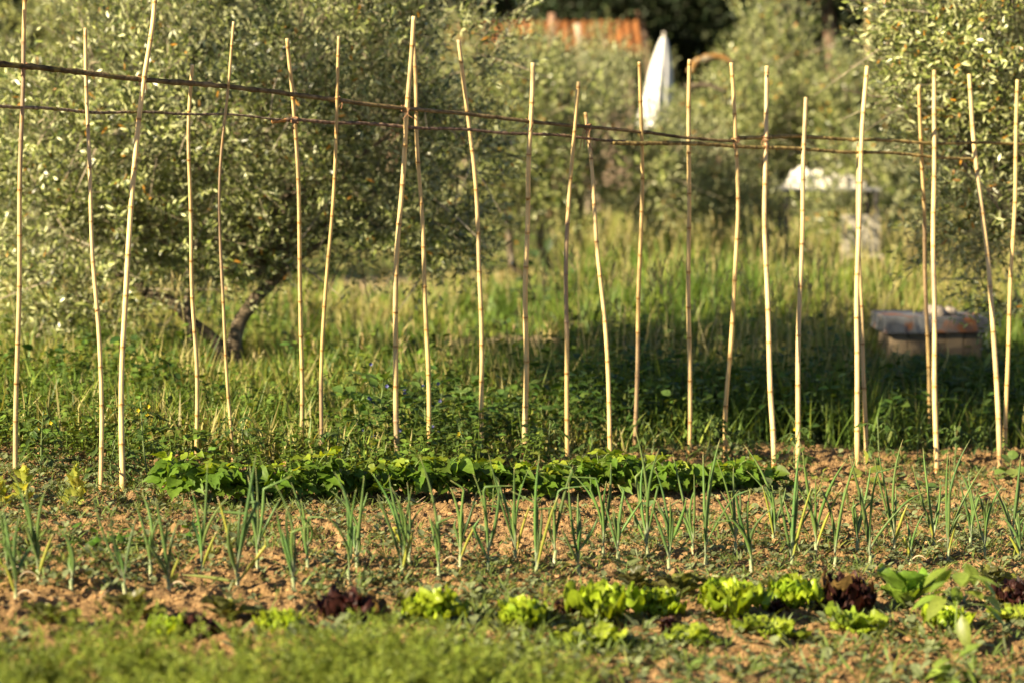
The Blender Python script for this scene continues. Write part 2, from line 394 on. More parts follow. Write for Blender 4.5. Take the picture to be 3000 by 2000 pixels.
# ------------------------------------------------------------------ bamboo canes
ROW0, ROW1 = gp(300, 1412), gp(2740, 1352)
def row_Y(u): return ROW0[1] + (u - 300) / (2740 - 300) * (ROW1[1] - ROW0[1])
def rod_v(u): return np.interp(u, [0, 400, 985, 1560, 2000, 2520, 3000], [190, 228, 292, 355, 403, 408, 422])
def cane_at(u, v, base_v, base_Y, u0):
    f = (base_v - v) / (base_v - rod_v(u0)); return at(u, v, base_Y + (row_Y(u0) - base_Y) * f)
canes = [  # points in the photo from top to base, radius mm, tone, label
 ([(76,-45),(70,100),(69,250),(62,560),(57,740),(47,1180),(44,1398)], 11.9, .95, "tall cane with dark grey band near the thick rod end, passing out of the top"),
 ([(252,83),(251,280),(256,480),(266,720),(284,960),(295,1200),(296,1440)], 10.8, .92, "bowed honey-toned cane standing behind the low thin rod, next to the tallest thick one"),
 ([(455,-25),(447,60),(422,230),(398,480),(377,720),(359,1050),(356,1442)], 14.0, 1.08, "thickest pale cane leaning out of the top, tied to the thick rod"),
 ([(562,190),(554,330),(556,560),(560,780),(575,1060),(577,1358)], 10.8, .98, "short cane in front of the olive crown, ending just above the thick rod"),
 ([(686,64),(671,240),(656,400),(647,600),(650,760),(664,1040),(684,1362)], 8.4, .93, "thin bowed cane with grey middle crossing the olive trunk"),
 ([(842,114),(860,270),(874,470),(884,760),(886,1050),(884,1320)], 11.7, 1.0, "cane just beyond the olive trunk with slanting top, tied at its rod fork"),
 ([(993,107),(984,320),(968,620),(952,860),(940,1100),(942,1352)], 10.2, .86, "slender orange cane with brown foot behind the beans, beside the forked rod"),
 ([(1211,48),(1203,200),(1190,380),(1168,680),(1157,900),(1160,1120),(1163,1358)], 14.2, 1.02, "tallest cane of the crossed pair, brown at its foot"),
 ([(1210,95),(1216,250),(1222,420),(1236,680),(1249,940),(1257,1180),(1259,1362)], 12.0, .98, "cane leaning behind the tallest of the crossed pair, pale foot"),
 ([(1342,117),(1366,270),(1388,450),(1402,640),(1409,860),(1412,1100),(1411,1345)], 12.6, 1.0, "golden cane leaning at the top in front of the olive crown edge"),
 ([(1561,184),(1556,330),(1548,560),(1541,800),(1540,1080),(1538,1352)], 15.0, 1.1, "straight pale cane before the two thin trunks beyond"),
 ([(1697,240),(1684,380),(1668,560),(1661,760),(1662,1040),(1665,1362)], 12.8, .86, "cane with dark stained middle and top leaning away from the short one"),
 ([(1716,330),(1726,440),(1745,690),(1768,930),(1784,1180),(1791,1380)], 12.2, 1.0, "short cane with peeled point hung with brown twine, leaning across the row"),
 ([(1873,182),(1878,420),(1874,640),(1868,900),(1863,1200),(1861,1315)], 12.4, .92, "cane rising just beside the closed white parasol, greyish lower part"),
 ([(2020,175),(2019,420),(2020,760),(2021,1050),(2022,1335)], 13.8, 1.08, "dead straight pale cane beside the parasol, standing alone"),
 ([(2141,184),(2152,340),(2158,560),(2152,760),(2136,1010),(2126,1200),(2124,1345)], 13.0, .98, "bowed cane whose top meets the orange bent branch beyond"),
 ([(2249,194),(2243,380),(2240,600),(2245,830),(2257,1100),(2269,1385)], 15.0, 1.04, "sturdy cane at the end of the bean row, tied where two rods meet"),
 ([(2360,286),(2356,480),(2353,660),(2345,900),(2338,1150),(2339,1375)], 14.6, .9, "short honey cane standing before the white cloth on the table"),
 ([(2540,195),(2528,370),(2517,600),(2509,860),(2508,1110),(2514,1372)], 15.0, 1.08, "pale cane of the close pair before the table, crossing the darker one"),
 ([(2514,420),(2516,560),(2521,720),(2528,930),(2534,1150),(2537,1362)], 12.5, .84, "darker cane of the close pair before the table, half hidden behind the pale one"),
 ([(2692,250),(2703,400),(2712,580),(2719,800),(2725,1040),(2729,1300)], 13.0, .95, "shorter cane of the narrow pair before the wooden box, with dark stained stretch"),
 ([(2736,207),(2735,400),(2731,570),(2734,760),(2740,1050),(2744,1392)], 15.4, 1.0, "taller cane of the narrow pair before the wooden box"),
 ([(2838,218),(2855,400),(2880,620),(2902,830),(2921,1080),(2928,1366)], 15.4, 1.04, "strongly leaning cane beside the wooden box, tip toward the box"),
 ([(2980,234),(2974,450),(2967,680),(2959,930),(2949,1180),(2944,1345)], 13.2, 1.0, "last cane of the row, before the olive tree with orange leaves"),
 ([(3060,240),(3052,600),(3058,1000),(3062,1345)], 13.0, 1.0, "cane standing just past the last visible one"),
 ([(-90,-60),(-84,400),(-96,900),(-100,1420)], 12.0, 1.0, "cane standing just before the first visible one"),
]
r = rg(11)
for pts, rad, tone, lab in canes:
    bu, bv = pts[-1]; b = gp(bu, bv); u0 = pts[len(pts) // 2][0]
    P3 = [cane_at(u, v, bv, b[1], u0) for u, v in pts] ; P3[-1] = b - A(0, 0, .06)
    n = 130; path = spline(P3[::-1], n); s = np.linspace(0, 1, n)
    path[:, 0] += .0028 * np.sin(s * r.uniform(12, 20) + r.uniform(0, 6)); path[:, 1] += .0028 * np.sin(s * r.uniform(12, 20) + r.uniform(0, 6))
    Ltot = np.sum(np.linalg.norm(np.diff(path, axis=0), axis=1))
    # nodes
    nodes = []; q = r.uniform(.05, .14)
    while q < Ltot: nodes.append(q); q += r.uniform(.17, .27)
    nodes = np.array(nodes); ss = np.unique(np.concatenate([s * Ltot, nodes, nodes - .006, nodes + .006, nodes - .013, nodes + .013])); ss = ss[(ss >= 0) & (ss <= Ltot)]
    path = np.stack([np.interp(ss, s * Ltot, path[:, i]) for i in range(3)], -1)
    # each node kinks the cane a touch
    for q in nodes:
        kx, ky = r.normal(size=2) * .0045; path[:, 0] += kx * np.maximum(ss - q, 0) * np.maximum(0, 1 - ss / Ltot) * 2; path[:, 1] += ky * np.maximum(ss - q, 0) * np.maximum(0, 1 - ss / Ltot) * 2
    dn = np.min(np.abs(ss[:, None] - nodes[None]), axis=1)
    rr = .94 * rad / 1000 * (1.03 - .22 * ss / Ltot) * (1 + .10 * (dn < .004) + .05 * (dn < .008))
    gw = r.uniform(0, .45) ** 1.5; base = (A(.74, .52, .215) * (1 - gw) + A(.52, .43, .30) * gw) * tone
    c = np.tile(base, (len(ss), 1)) * A(1, 1, 1)
    seg = np.searchsorted(nodes, ss); sj = r.uniform(-1, 1, len(nodes) + 1)
    c = c * (1 + .14 * sj[seg][:, None]) * (1 + .16 * (vnoise(ss * 9, ss * 0 + bu, 8)[:, None] - .5)) * (A(1, .98, .92) ** (sj[seg][:, None] * 1.2))
    c[dn < .005] *= A(.40, .31, .22); c[(dn >= .004) & (dn < .008)] *= A(.85, .75, .6)
    c *= 1 - .25 * (np.abs(dn - .02) < .01)[:, None] * r.uniform(0, 1)
    # brownish foot and soil splash
    c *= (1 - A(.22, .32, .40) * (1 - sstep(.02, .30, ss))[:, None] * r.uniform(.3, 1.3))
    zone = {0: (1.50, 2.05), 4: (.95, 1.75), 11: (.75, 1.35), 13: (.1, .75), 20: (.85, 1.55), 21: (.9, 1.3), 6: (0, .5), 7: (0, .35)}.get(canes.index((pts, rad, tone, lab)))
    if zone:
        f = sstep(zone[0] - .06, zone[0] + .04, ss) * (1 - sstep(zone[1] - .04, zone[1] + .06, ss))
        c = c * (1 - .75 * f[:, None]) + A(.30, .21, .14) * .75 * f[:, None]
    mb = MB(); tube(mb, path, rr, 12, c)
    o = mb.build("bamboo_cane", M["cane"], base=b); tag(o, lab, "cane", "bamboo canes standing in a row")

# horizontal rods
rods = [
 ("long thick dark rod tied across the canes, thickest at its near end", [(-160,176),(0,191),(75,197),(250,213),(400,230),(560,245),(680,258),(860,278),(985,292),(1200,320),(1380,338),(1560,356),(1740,373),(1880,389),(2000,404),(2150,412)], (13, 8.2), 0, -.016),
 ("thin low rod behind the first six canes", [(-160,300),(0,309),(70,315),(250,327),(430,331),(560,333),(700,340),(830,349)], (8.5, 5.0), .04, .012),
 ("thin purplish rod with an orange broken end, running below the thick rod", [(798,360),(850,352),(1000,361),(1190,371),(1380,383),(1560,393),(1700,404),(1830,414)], (9, 7), .03, .016),
 ("olive-brown rod with a cut knobbly end, sagging below the others", [(1793,420),(1880,418),(2000,422),(2150,427),(2300,436),(2520,446),(2700,456),(2850,468)], (11.5, 8), .05, -.014),
 ("brown rod continuing the thick one to the end of the row", [(2140,407),(2180,403),(2243,403),(2360,402),(2520,409),(2700,418),(2850,420),(3000,421),(3150,424)], (11, 7.5), .05, .014),
]
for i, (lab, pts, (r0, r1), tone, dy) in enumerate(rods):
    P3 = [at(u, v, row_Y(u) + dy) for u, v in pts]
    path = spline(P3, 160); s = np.linspace(0, 1, 160)
    path[:, 2] += .004 * np.sin(s * 23 + i) ; path += rg(i + 50).normal(size=path.shape) * .0008
    rr = np.linspace(r0, r1, 160) / 1000; kn = rg(i + 20).integers(5, 155, 16); rr[kn] *= 1.25
    c = np.tile(A(.205, .145, .08) + tone, (160, 1)) * (1 + .3 * (vnoise(s * 30, s * 0 + i, 4)[:, None] - .5))
    c = c * (1 + .55 * rg(i + 70).uniform(-1, 1, (160, 1)))
    if i == 0: c = c * np.where(s < .15, .7, 1)[:, None] * A(.9, .92, .8)
    if i == 2: c[:6] = A(.45, .22, .07); c[6:] *= A(.95, .85, .9)
    if i in (3, 4): c *= A(1.15, 1.1, .6)
    mb = MB(); tube(mb, path, rr, 10, c)
    o = mb.build("wooden_rod", M["rod"], base=P3[0]); tag(o, lab, "rod", "rods tied across the canes")

# twine ties
ties = [(416, 230, "twine tied round the thickest pale cane and the rod"), (863, 355, "orange twine binding the forked thin rod to a cane"), (1722, 372, "brown twine with hanging ends on the short peeled cane"),
        (2243, 405, "twine binding two rods to the sturdy cane"), (69, 197, "twine round the tall dark-banded cane at the thick rod"), (985, 292, "twine lashing the slender orange cane to the rod"), (1186, 318, "twine lashing the tallest crossed cane to the rod"), (1552, 355, "twine at the rod on the cane before the two thin trunks"), (2156, 408, "twine at the rod joint on the bowed cane")]
for i, (u, v, lab) in enumerate(ties):
    r = rg(90 + i); p = at(u, v, row_Y(u)); mb = MB()
    th = np.linspace(0, 6.28 * 3, 60); rr = .017 + .002 * np.sin(th * 3.1)
    tube(mb, np.stack([p[0] + rr * np.cos(th), p[1] + rr * 1.3 * np.sin(th), p[2] + .012 * np.sin(th * .5 + i) + .006 * np.sin(th)], -1), .0034, 6, (.30, .16, .08))
    for k in range(2 if i != 2 else 4):
        d = r.uniform(.03, .07) * (2.2 if i == 2 else 1); e = p + A(.015 * r.normal(), -.02, 0)
        tube(mb, spline([e, e + A(.012 * r.normal(), -.012, -d * .5), e + A(.02 * r.normal(), -.01, -d)], 8), .0024, 5, (.32, .17, .09))
    tag(mb.build("twine_tie", M["twine"], base=p), lab, "twine", "twine ties on the cane frame")

# ------------------------------------------------------------------ bean row
HEART = ((0, .35), (.05, .75), (.16, .98), (.32, 1.0), (.5, .82), (.68, .52), (.85, .22), (1, .02))
def trifoliate(mbL, mbS, r, root, tip, size, col, up):
    tube(mbS, spline([root, (root + tip) / 2 + A(0, 0, .015), tip], 6), .0018, 5, (.20, .28, .07))
    h = nrm(A(tip[0] - root[0], tip[1] - root[1], 0) + 1e-4 * A(1, 1, 0)); side = A(-h[1], h[0], 0)
    for k, (d, off) in enumerate(((h, .02), (nrm(.35 * h + side), .004), (nrm(.35 * h - side), .004))):
        dd = nrm(d + A(0, 0, r.uniform(-.75, .2)) * (1 - up) + A(0, 0, r.uniform(0, .6)) * up + .15 * rdir(r, 1)[0])
        N = A(0, 0, 1) + .85 * rdir(r, 1)[0]
        leaves(mbL, [tip + d * off], [dd], [N], size * r.uniform(.85, 1.1), size * r.uniform(.40, .47), jit(r, 1, col, .35, .08), prof=HEART, cols=5, fold=r.uniform(.1, .45), curve=r.uniform(.05, .4), wav=.14)
B0, B1 = gp(525, 1478), gp(2235, 1442)
r = rg(21); NB = 20
words = ["first", "second", "third", "fourth", "fifth", "sixth", "seventh", "eighth", "ninth", "tenth", "eleventh", "twelfth", "thirteenth", "fourteenth", "fifteenth", "sixteenth", "seventeenth", "eighteenth", "nineteenth", "last",
         "twenty-first", "twenty-second", "twenty-third", "twenty-fourth", "twenty-fifth", "twenty-sixth", "twenty-seventh"]
for i in range(NB):
    f = i / (NB - 1); b = B0 + (B1 - B0) * f + A(r.normal() * .015, r.normal() * .02, 0); b[2] = gz(b[0], b[1]) - .01
    lab = ["leafy bush bean at the sunny end of the row, large fully lit leaves", *[f"{words[k]} bush bean plant counted from the sunny end of the leafy row" for k in range(1, 19)], "low bush bean ending the row beside the sturdy cane"][i]
    t = thing("bean_plant", b, lab, "bean plant", "bush beans in one row")
    H = r.uniform(.15, .235) * (1 - .22 * f) * (.9 if i == NB - 1 else 1)
    L_, S_ = MB(), MB()
    tube(S_, spline([b, b + A(.01 * r.normal(), .01 * r.normal(), H * .5), b + A(.02 * r.normal(), .02 * r.normal(), H * .85)], 7), .0032, 6, (.17, .24, .07))
    nl = 22
    for k in range(nl):
        hh = H * (.40 + .62 * (k + .5) / nl); a = k * 2.4 + r.uniform(-.5, .5)
        reach = r.uniform(.05, .12) * (1.15 - .5 * k / nl)
        root = b + A(0, 0, hh * .7); tip = b + A(math.cos(a) * reach, math.sin(a) * reach, hh + r.uniform(-.01, .02))
        young = k > nl - 4
        col = A(.26, .34, .03) if young else A(.115, .20, .022)
        trifoliate(L_, S_, r, root, tip, r.uniform(.050, .086) * (.78 if young else 1), col, .8 if young else .15)
    L_.build("foliage", M["bean"], t, b); S_.build("stem", M["stem"], t, b)

# ------------------------------------------------------------------ onions
onions = [  # base u, v, top v, lean of main leaf (px), row
 (47,1762,1500,-40,0),(114,1706,1405,-70,0),(210,1738,1545,-40,0),(366,1746,1440,-85,0),(495,1735,1468,-30,0),(592,1684,1368,20,0),(696,1717,1345,60,0),(861,1730,1436,-60,0),
 (1022,1708,1395,-40,0),(1179,1693,1400,-90,0),(1286,1697,1350,-60,0),(1431,1680,1340,-30,0),(1571,1695,1345,10,0),(1696,1688,1430,-30,0),(1810,1648,1400,30,0),(1960,1672,1395,-40,0),
 (2067,1660,1300,40,0),(2201,1672,1400,-60,0),(2319,1668,1310,20,0),(2446,1664,1340,60,0),(2549,1660,1320,30,0),(2667,1654,1505,40,0),(2777,1642,1300,60,0),(2886,1635,1365,-50,0),(2987,1646,1440,20,0),
 (20,1690,1480,-20,1),(442,1693,1462,-30,1),(754,1672,1350,10,1),(902,1672,1430,-50,1),(1045,1668,1405,25,1),(1200,1655,1405,-60,1),(1348,1659,1395,20,1),(1511,1645,1342,-80,1),(1625,1645,1325,80,1),
 (1768,1632,1350,-50,1),(1897,1632,1270,-40,1),(2031,1632,1350,-60,1),(2156,1619,1360,-60,1),(2268,1597,1320,-90,1),(2391,1619,1330,-50,1),(2511,1610,1375,40,1),(2620,1610,1300,20,1),
 (2737,1605,1330,-30,1),(2844,1605,1390,-40,1),(2966,1597,1340,20,1)]
def onion_leaf(mb, r, b, tip, rad, col, tipcol, bend):
    n = 16; s = np.linspace(0, 1, n)
    mid = (b + tip) / 2 + bend
    path = ((1 - s) ** 2)[:, None] * b + (2 * s * (1 - s))[:, None] * mid + (s ** 2)[:, None] * tip
    if r.uniform() < .16:      # a leaf kinked over near its end
        kk = r.uniform(.55, .8); w_ = np.maximum(s - kk, 0); ln = np.linalg.norm(tip - b); path = path + (w_ * ln)[:, None] * A(r.choice([-1, 1]) * r.uniform(.3, 1.1), 0, -r.uniform(.2, 1.0))
    rr = rad * np.interp(s, [0, .08, .35, .7, .92, 1], [.55, .72, 1, .75, .33, .06])
    c = np.asarray(col)[None] * (1 - .0 * s[:, None])
    base = A(.42, .46, .30); f0 = (1 - sstep(0, .16, s))[:, None]
    c = c * (1 - f0) + base * f0
    f1 = sstep(.86, 1.0, s)[:, None] * r.uniform(.3, 1); c = c * (1 - f1) + np.asarray(tipcol) * f1
    tube(mb, path, rr, 8, c)
r = rg(33); cnt = [0, 0]
for (u, v, vt, lean, row) in onions:
    b = gp(u, v); H = (v - vt) / ppm(b[1]); lx = lean / ppm(b[1]); Y = b[1]
    k = cnt[row]; cnt[row] += 1
    nth = words[k] if k < 19 else ("twentieth" if k == 19 else words[k]); side = "nearer" if row == 0 else "farther"
    ydry = r.uniform() < .5
    lab = f"{nth} onion plant from the left in the {side} onion row" + (", with a yellowed outer leaf" if ydry else ", all blue green leaves")
    t = thing("onion_plant", b, lab, "onion plant", "spring onions in two rows")
    L_, Y_, St = MB(), MB(), MB()
    root = b + A(0, 0, .015)
    tube(St, spline([b - A(0, 0, .03), root, b + A(lx * .05, 0, .05)], 6), [.0075, .0085, .008, .0075, .007, .0068], 9, A([.62, .58, .42], [.62, .58, .42], [.60, .58, .40], [.50, .53, .30], [.36, .42, .2], [.2, .28, .12]))
    nl = int(r.integers(4, 7)) if H > .22 else 3
    fans = np.linspace(-1, 1, nl) + r.normal(size=nl) * .15
    for q in range(nl):
        main = q == int(np.argmin(np.abs(fans - np.sign(lean) * .3)))
        h = H * 1.04 if main else H * r.uniform(.5, .97)
        dx = lx if main else fans[q] * H * r.uniform(.05, .26) + lx * .3 + r.normal() * .02
        tip = root + A(dx, r.normal() * .04, h)
        st = root + A(0, 0, .03 + .012 * q)
        onion_leaf(L_, r, st, tip, r.uniform(.0046, .0074), jit(r, 1, (.12, .20, .052), .25, .12)[0], (.55, .48, .2), A(-dx * r.uniform(-.1, .6) + r.normal() * .022, 0, h * .05))
    if ydry:
        for q in range(1):
            sg = 1 if r.uniform() < .5 else -1; h = H * r.uniform(.35, .72)
            dx = sg * h * r.uniform(.15, .55)
            onion_leaf(Y_, r, root + A(0, -.003, .01), root + A(dx, -.02 * r.uniform(0, 1), h), r.uniform(.0052, .0076), jit(r, 1, (.33, .34, .05), .15, .05)[0], (.75, .55, .35), A(-dx * .1, 0, h * r.uniform(0, .15)))
        if u == 696:
            onion_leaf(Y_, r, root, b + A(-.20, -.01, .045), .007, (.28, .32, .09), (.5, .45, .2), A(0, 0, .01))
            onion_leaf(Y_, r, root, root + A(.145, -.01, .19), .0068, (.40, .38, .06), (.78, .62, .4), A(0, 0, 0))
        if r.uniform() < .4:   # a shrivelled skin hanging at the foot
            sg = r.choice([-1, 1]); onion_leaf(Y_, r, root, b + A(sg * .07, -.02, .02), .003, (.62, .50, .33), (.6, .45, .3), A(0, 0, .05))
    L_.build("leaves", M["onion"], t, b); St.build("shank", M["onion"], t, b)
    if ydry: tag(Y_.build("dry_leaf", M["onion"], t, b), "yellowed dry-tipped onion leaf")

# ------------------------------------------------------------------ lettuces
def lettuce(name, u, v, wpx, hfac, style, lab, seed, cat="lettuce"):
    r = rg(seed); b = gp(u, v); R = wpx / ppm(b[1]) / 2; mb = MB()
    R *= 1.06 if v < 1845 else .98; nl = {"frill": 22, "red": 22, "flat": 10, "smooth": 12, "bronze": 9}[style]
    for i in range(nl):
        f = i / (nl - 1); a = i * 2.4 + r.uniform(-.3, .3)
        lo, hi = {"frill": (.42, 1.42), "red": (.15, 1.35), "flat": (.02, .6), "smooth": (.45, 1.35), "bronze": (.35, 1.25)}[style]
        el = lo + (hi - lo) * f
        L = R * (1.12 - .30 * f) * r.uniform(.68, 1.25) * hfac * (1.1 if style == "flat" else 1); W = L * {"frill": .52, "red": .5, "flat": .48, "smooth": .46, "bronze": .40}[style]
        nt_, ns = 14, 17
        tt, s_ = np.meshgrid(np.linspace(0, 1, nt_), np.linspace(-1, 1, ns), indexing='ij')
        wd = np.interp(tt, [0, .15, .45, .75, .92, 1], [.20, .45, .85, 1.0, .85, .45])
        fr = {"frill": .15, "red": .16, "flat": .10, "smooth": .03, "bronze": .05}[style]
        ph, p2 = r.uniform(0, 6.28, 2)
        edge = np.maximum(np.abs(s_) ** 1.6, sstep(.55, 1, tt))
        ruff = fr * L * edge * np.sin(s_ * 6 + tt * 9 + ph) + fr * .75 * L * edge * np.sin(s_ * 13 - tt * 15 + p2) + fr * .3 * L * edge * r.normal(size=tt.shape)
        ang = el + .45 * (1 - tt) - (.75 if style != "smooth" else .1) * tt ** 2
        dr = np.cumsum(np.cos(ang), 0) / nt_ * L; dz = np.cumsum(np.sin(ang), 0) / nt_ * L
        cup = (.30 if style != "smooth" else .5) * W * s_ ** 2 * wd
        h = A(math.cos(a), math.sin(a), 0); sd_ = A(-math.sin(a), math.cos(a), 0)
        nrm_ = np.stack([-np.sin(ang) * h[0], -np.sin(ang) * h[1], np.cos(ang)], -1)
        pos = b + A(0, 0, .004 + .01 * f) + h * (dr[..., None] + .006) + A(0, 0, 1) * dz[..., None] + sd_ * (s_ * wd * W)[..., None] + nrm_ * (cup + ruff)[..., None]
        base = {"frill": A(.31, .42, .025), "flat": A(.28, .37, .035), "smooth": A(.17, .28, .035), "bronze": A(.11, .115, .035), "red": A(.040, .013, .010)}[style]
        base = base * (1 + .38 * r.uniform(-1, 1)) * A(1 + .1 * r.uniform(-1, 1), 1, 1)
        if style == "bronze" and i % 3 == 0: base = A(.20, .22, .04)
        if style == "red" and i % 4 == 0: base = A(.16, .10, .03)
        rib = (np.exp(-(s_ * 5) ** 2) * (1 - tt))[..., None]
        c = base * (1 - .35 * rib) + A(.5, .5, .3) * .35 * rib
        if style == "red": g = np.clip(1 - tt * 1.6, 0, 1)[..., None]; c = c * (1 - g * .5) + A(.12, .14, .03) * g * .5
        vid = np.arange(nt_ * ns).reshape(nt_, ns)
        mb.add(pos.reshape(-1, 3), np.stack([vid[:-1, :-1], vid[:-1, 1:], vid[1:, 1:], vid[1:, :-1]], -1).reshape(-1, 4), c.reshape(-1, 3))
    o = mb.build(name, M["redlet" if style == "red" else "lettuce"], base=b)
    tag(o, lab, cat, "lettuces in two rows"); return o
lets = [
 ("frill",1270,1838,165,1.15,"frilly yellow green lettuce just beyond the carrot tops, beside the red one"),
 ("frill",1525,1848,150,1.1,"narrow frilly lettuce with dark green leaves behind it, second of the frilly ones"),
 ("frill",1760,1830,165,1.25,"tall frilly lettuce with a dark red lettuce tucked beside it"),
 ("frill",1935,1815,150,1.0,"broad frilly lettuce before the bronze leaves, between two taller frilly ones"),
 ("frill",2130,1815,170,1.15,"largest frilly lettuce, bright yellow, midway along the back row"),
 ("frill",2320,1790,125,1.25,"upright frilly lettuce beside the round dark red head"),
 ("flat",1735,1900,190,.95,"low open lettuce with one big cupped leaf at the edge of the carrots"),
 ("flat",2015,1890,170,.9,"low ragged lettuce lying open in the front row, before the largest frilly one"),
 ("flat",2255,1875,200,.9,"wide flat lettuce spreading in the front row, before the upright frilly one"),
 ("flat",2500,1855,180,1.0,"open young lettuce in the front row below the round dark red head"),
 ("frill",2760,1850,170,.85,"frilly lettuce under the drooping pepper plant"),
 ("flat",2975,1830,130,1.0,"pale lettuce cut off by the edge of the view"),
 ("frill",815,1862,140,1.0,"frilly lettuce glowing behind the carrot tops, next to the bronze-red head"),
 ("frill",480,1870,130,.9,"small yellow lettuce nearly buried in carrot tops"),
 ("smooth",2650,1790,175,1.2,"smooth cupped green lettuce beside the drooping pepper plant"),
 ("red",1010,1825,180,1.0,"bronze-red lettuce standing alone before the onions"),
 ("red",2480,1790,165,1.1,"round dark red lettuce head, the darkest of all"),
 ("red",1675,1810,90,1.0,"small dark red lettuce half hidden by the tall frilly one"),
 ("red",580,1870,130,.9,"dark red lettuce low among the carrot tops"),
 ("red",2965,1775,110,1.1,"dark red lettuce at the far end, behind the pepper plant"),
 ("red",1945,1850,90,.8,"flat dark red lettuce in the shade of the broad frilly one"),
 ("red",2275,1800,70,.9,"tiny dark red lettuce between two frilly ones"),
 ("bronze",390,1825,150,1.2,"bronze green lettuce with stiff dark leaves near the first onions"),
 ("bronze",130,1840,150,1.1,"dark bronze lettuce nearest the first onion"),
 ("bronze",660,1825,140,1.2,"dark bronze lettuce behind the glowing frilly one"),
 ("bronze",1985,1755,130,1.3,"bronze lettuce with upright dull leaf behind the broad frilly one"),
 ("bronze",2090,1750,110,1.2,"bronze lettuce with pinkish back-turned leaf at the onion row"),
 ("bronze",1860,1735,120,1.2,"bronze young lettuce under the grey green seedling"),
 ("bronze",1190,1790,110,1.0,"dull bronze lettuce behind the first yellow frilly one"),
 ("bronze",1590,1830,110,1.0,"dark green lettuce shaded behind the narrow frilly one"),
 ("bronze",2300,1745,90,1.3,"dark upright young lettuce at the foot of an onion"),
 ("bronze",2610,1725,100,1.1,"olive green young lettuce behind the smooth cupped one"),
 ("bronze",2900,1720,110,1.1,"dark rounded young lettuce behind the pepper plant"),
]
for i, (st, u, v, wp, hf, lab) in enumerate(lets): lettuce("lettuce", u, v, wp, hf, st, lab, 300 + i)

# ------------------------------------------------------------------ carrot tops, soft in front
r = rg(41); mb = MB()
cu, cvv = [], []
for k in range(1900):
    u = r.uniform(-250, 2000); edge = 1945 + 60 * vnoise(u / 150, 0, 3) + 60 * sstep(1150, 1750, u)
    v = edge + 330 * r.uniform(0, 1) ** .9
    if r.uniform() < sstep(1300, 1900, u) * 1.1 or fbm(u / 120, v / 50, 5, 2) < .50: continue
    cu.append(u); cvv.append(v)
cb = np.array([gp(u, v) for u, v in zip(cu, cvv)])
for b in cb:
    if r.uniform() < .25 or vnoise(b[0] * 5, b[1] * 4, 8) < .3: continue
    nf = int(r.integers(3, 7)); H = r.uniform(.10, .27); ptone = r.uniform(.55, 1.5)
    for q in range(nf):
        a = r.uniform(0, 6.28); e = r.uniform(.6, 1.35)
        d = A(math.cos(a) * math.cos(e), math.sin(a) * math.cos(e), math.sin(e))
        s = np.linspace(0.1, 1, 13)[:, None]
        path = b + d * H * s + A(math.cos(a), math.sin(a), -.4) * .04 * s ** 2
        tube(mb, path[::3], .0011, 4, (.17, .24, .04), cap=False)
        m = 11; pi_ = np.repeat(path[2:], 6, axis=0); n = len(pi_)
        dd = rdir(r, n) + d * .5
        leaves(mb, pi_, dd, rdir(r, n), r.uniform(.008, .026, n), .0016, jit(r, n, A(.25, .31, .048) * ptone, .35), prof=((0, .7), (.5, 1), (1, .3)))
tag(mb.build("carrot_foliage", M["carrot"]), "feathery carrot tops massed along the near edge of the bed", "carrot tops", kind="stuff")

# ------------------------------------------------------------------ small garden plants
def leafy(name, u, v, H, n, L, Wf, col, prof, lab, cat, group, seed, mat="weed", droop=.3, spread=.5, stemcol=(.16, .22, .06), fold=.3, cols=3, start=.25, fl=None, el=(.0, .7)):
    r = rg(seed); b = gp(u, v); t = thing(name, b, lab, cat, group); S_, L_ = MB(), MB()
    top = b + A(r.normal() * .08 * H, r.normal() * .08 * H, H)
    st = spline([b - A(0, 0, .015), (b + top) / 2 + A(.06 * H * r.normal(), 0, 0), top], 10); tube(S_, st, np.linspace(.0045, .0022, 10) * max(.6, min(1.2, H / .25)), 6, stemcol)
    for i in range(n):
        f = start + (1 - start) * (i + .5) / n; p = st[min(9, int(f * 9))]; a = i * 2.4 + r.uniform(-.5, .5); e = r.uniform(*el) + .7 * (f > .85)
        h = A(math.cos(a) * math.cos(e), math.sin(a) * math.cos(e), math.sin(e)); rc = spread * H * r.uniform(.3, .7) * (1.15 - .5 * f)
        tip = p + h * rc; tube(S_, spline([p, (p + tip) / 2 + A(0, 0, .1 * rc), tip], 5), .0013, 4, stemcol, cap=False)
        leaves(L_, [tip], [h - A(0, 0, droop * r.uniform(.3, 1.4))], [A(0, 0, 1) + .4 * rdir(r, 1)[0]], L * r.uniform(.7, 1.15), L * Wf * r.uniform(.85, 1.1), jit(r, 1, col, .25, .1), prof=prof, cols=cols, fold=fold, curve=r.uniform(.05, .3))
    L_.build("foliage", M[mat], t, b); S_.build("stem", M["stem"], t, b)
    if fl:
        for i in range(fl[0]):
            F_ = MB(); p = st[r.integers(4, 10)] + rdir(r, 1)[0] * H * .28; nn = 5; a = np.arange(nn) * 6.28 / nn
            leaves(F_, np.tile(p, (nn, 1)), np.stack([np.cos(a), -.5 + 0 * a, np.sin(a)], -1), np.tile(A(0, -1, .3), (nn, 1)), fl[2], fl[2] * .4, fl[1], prof=OVAL)
            F_.build("flower", M["petal"], t, b)
    return t
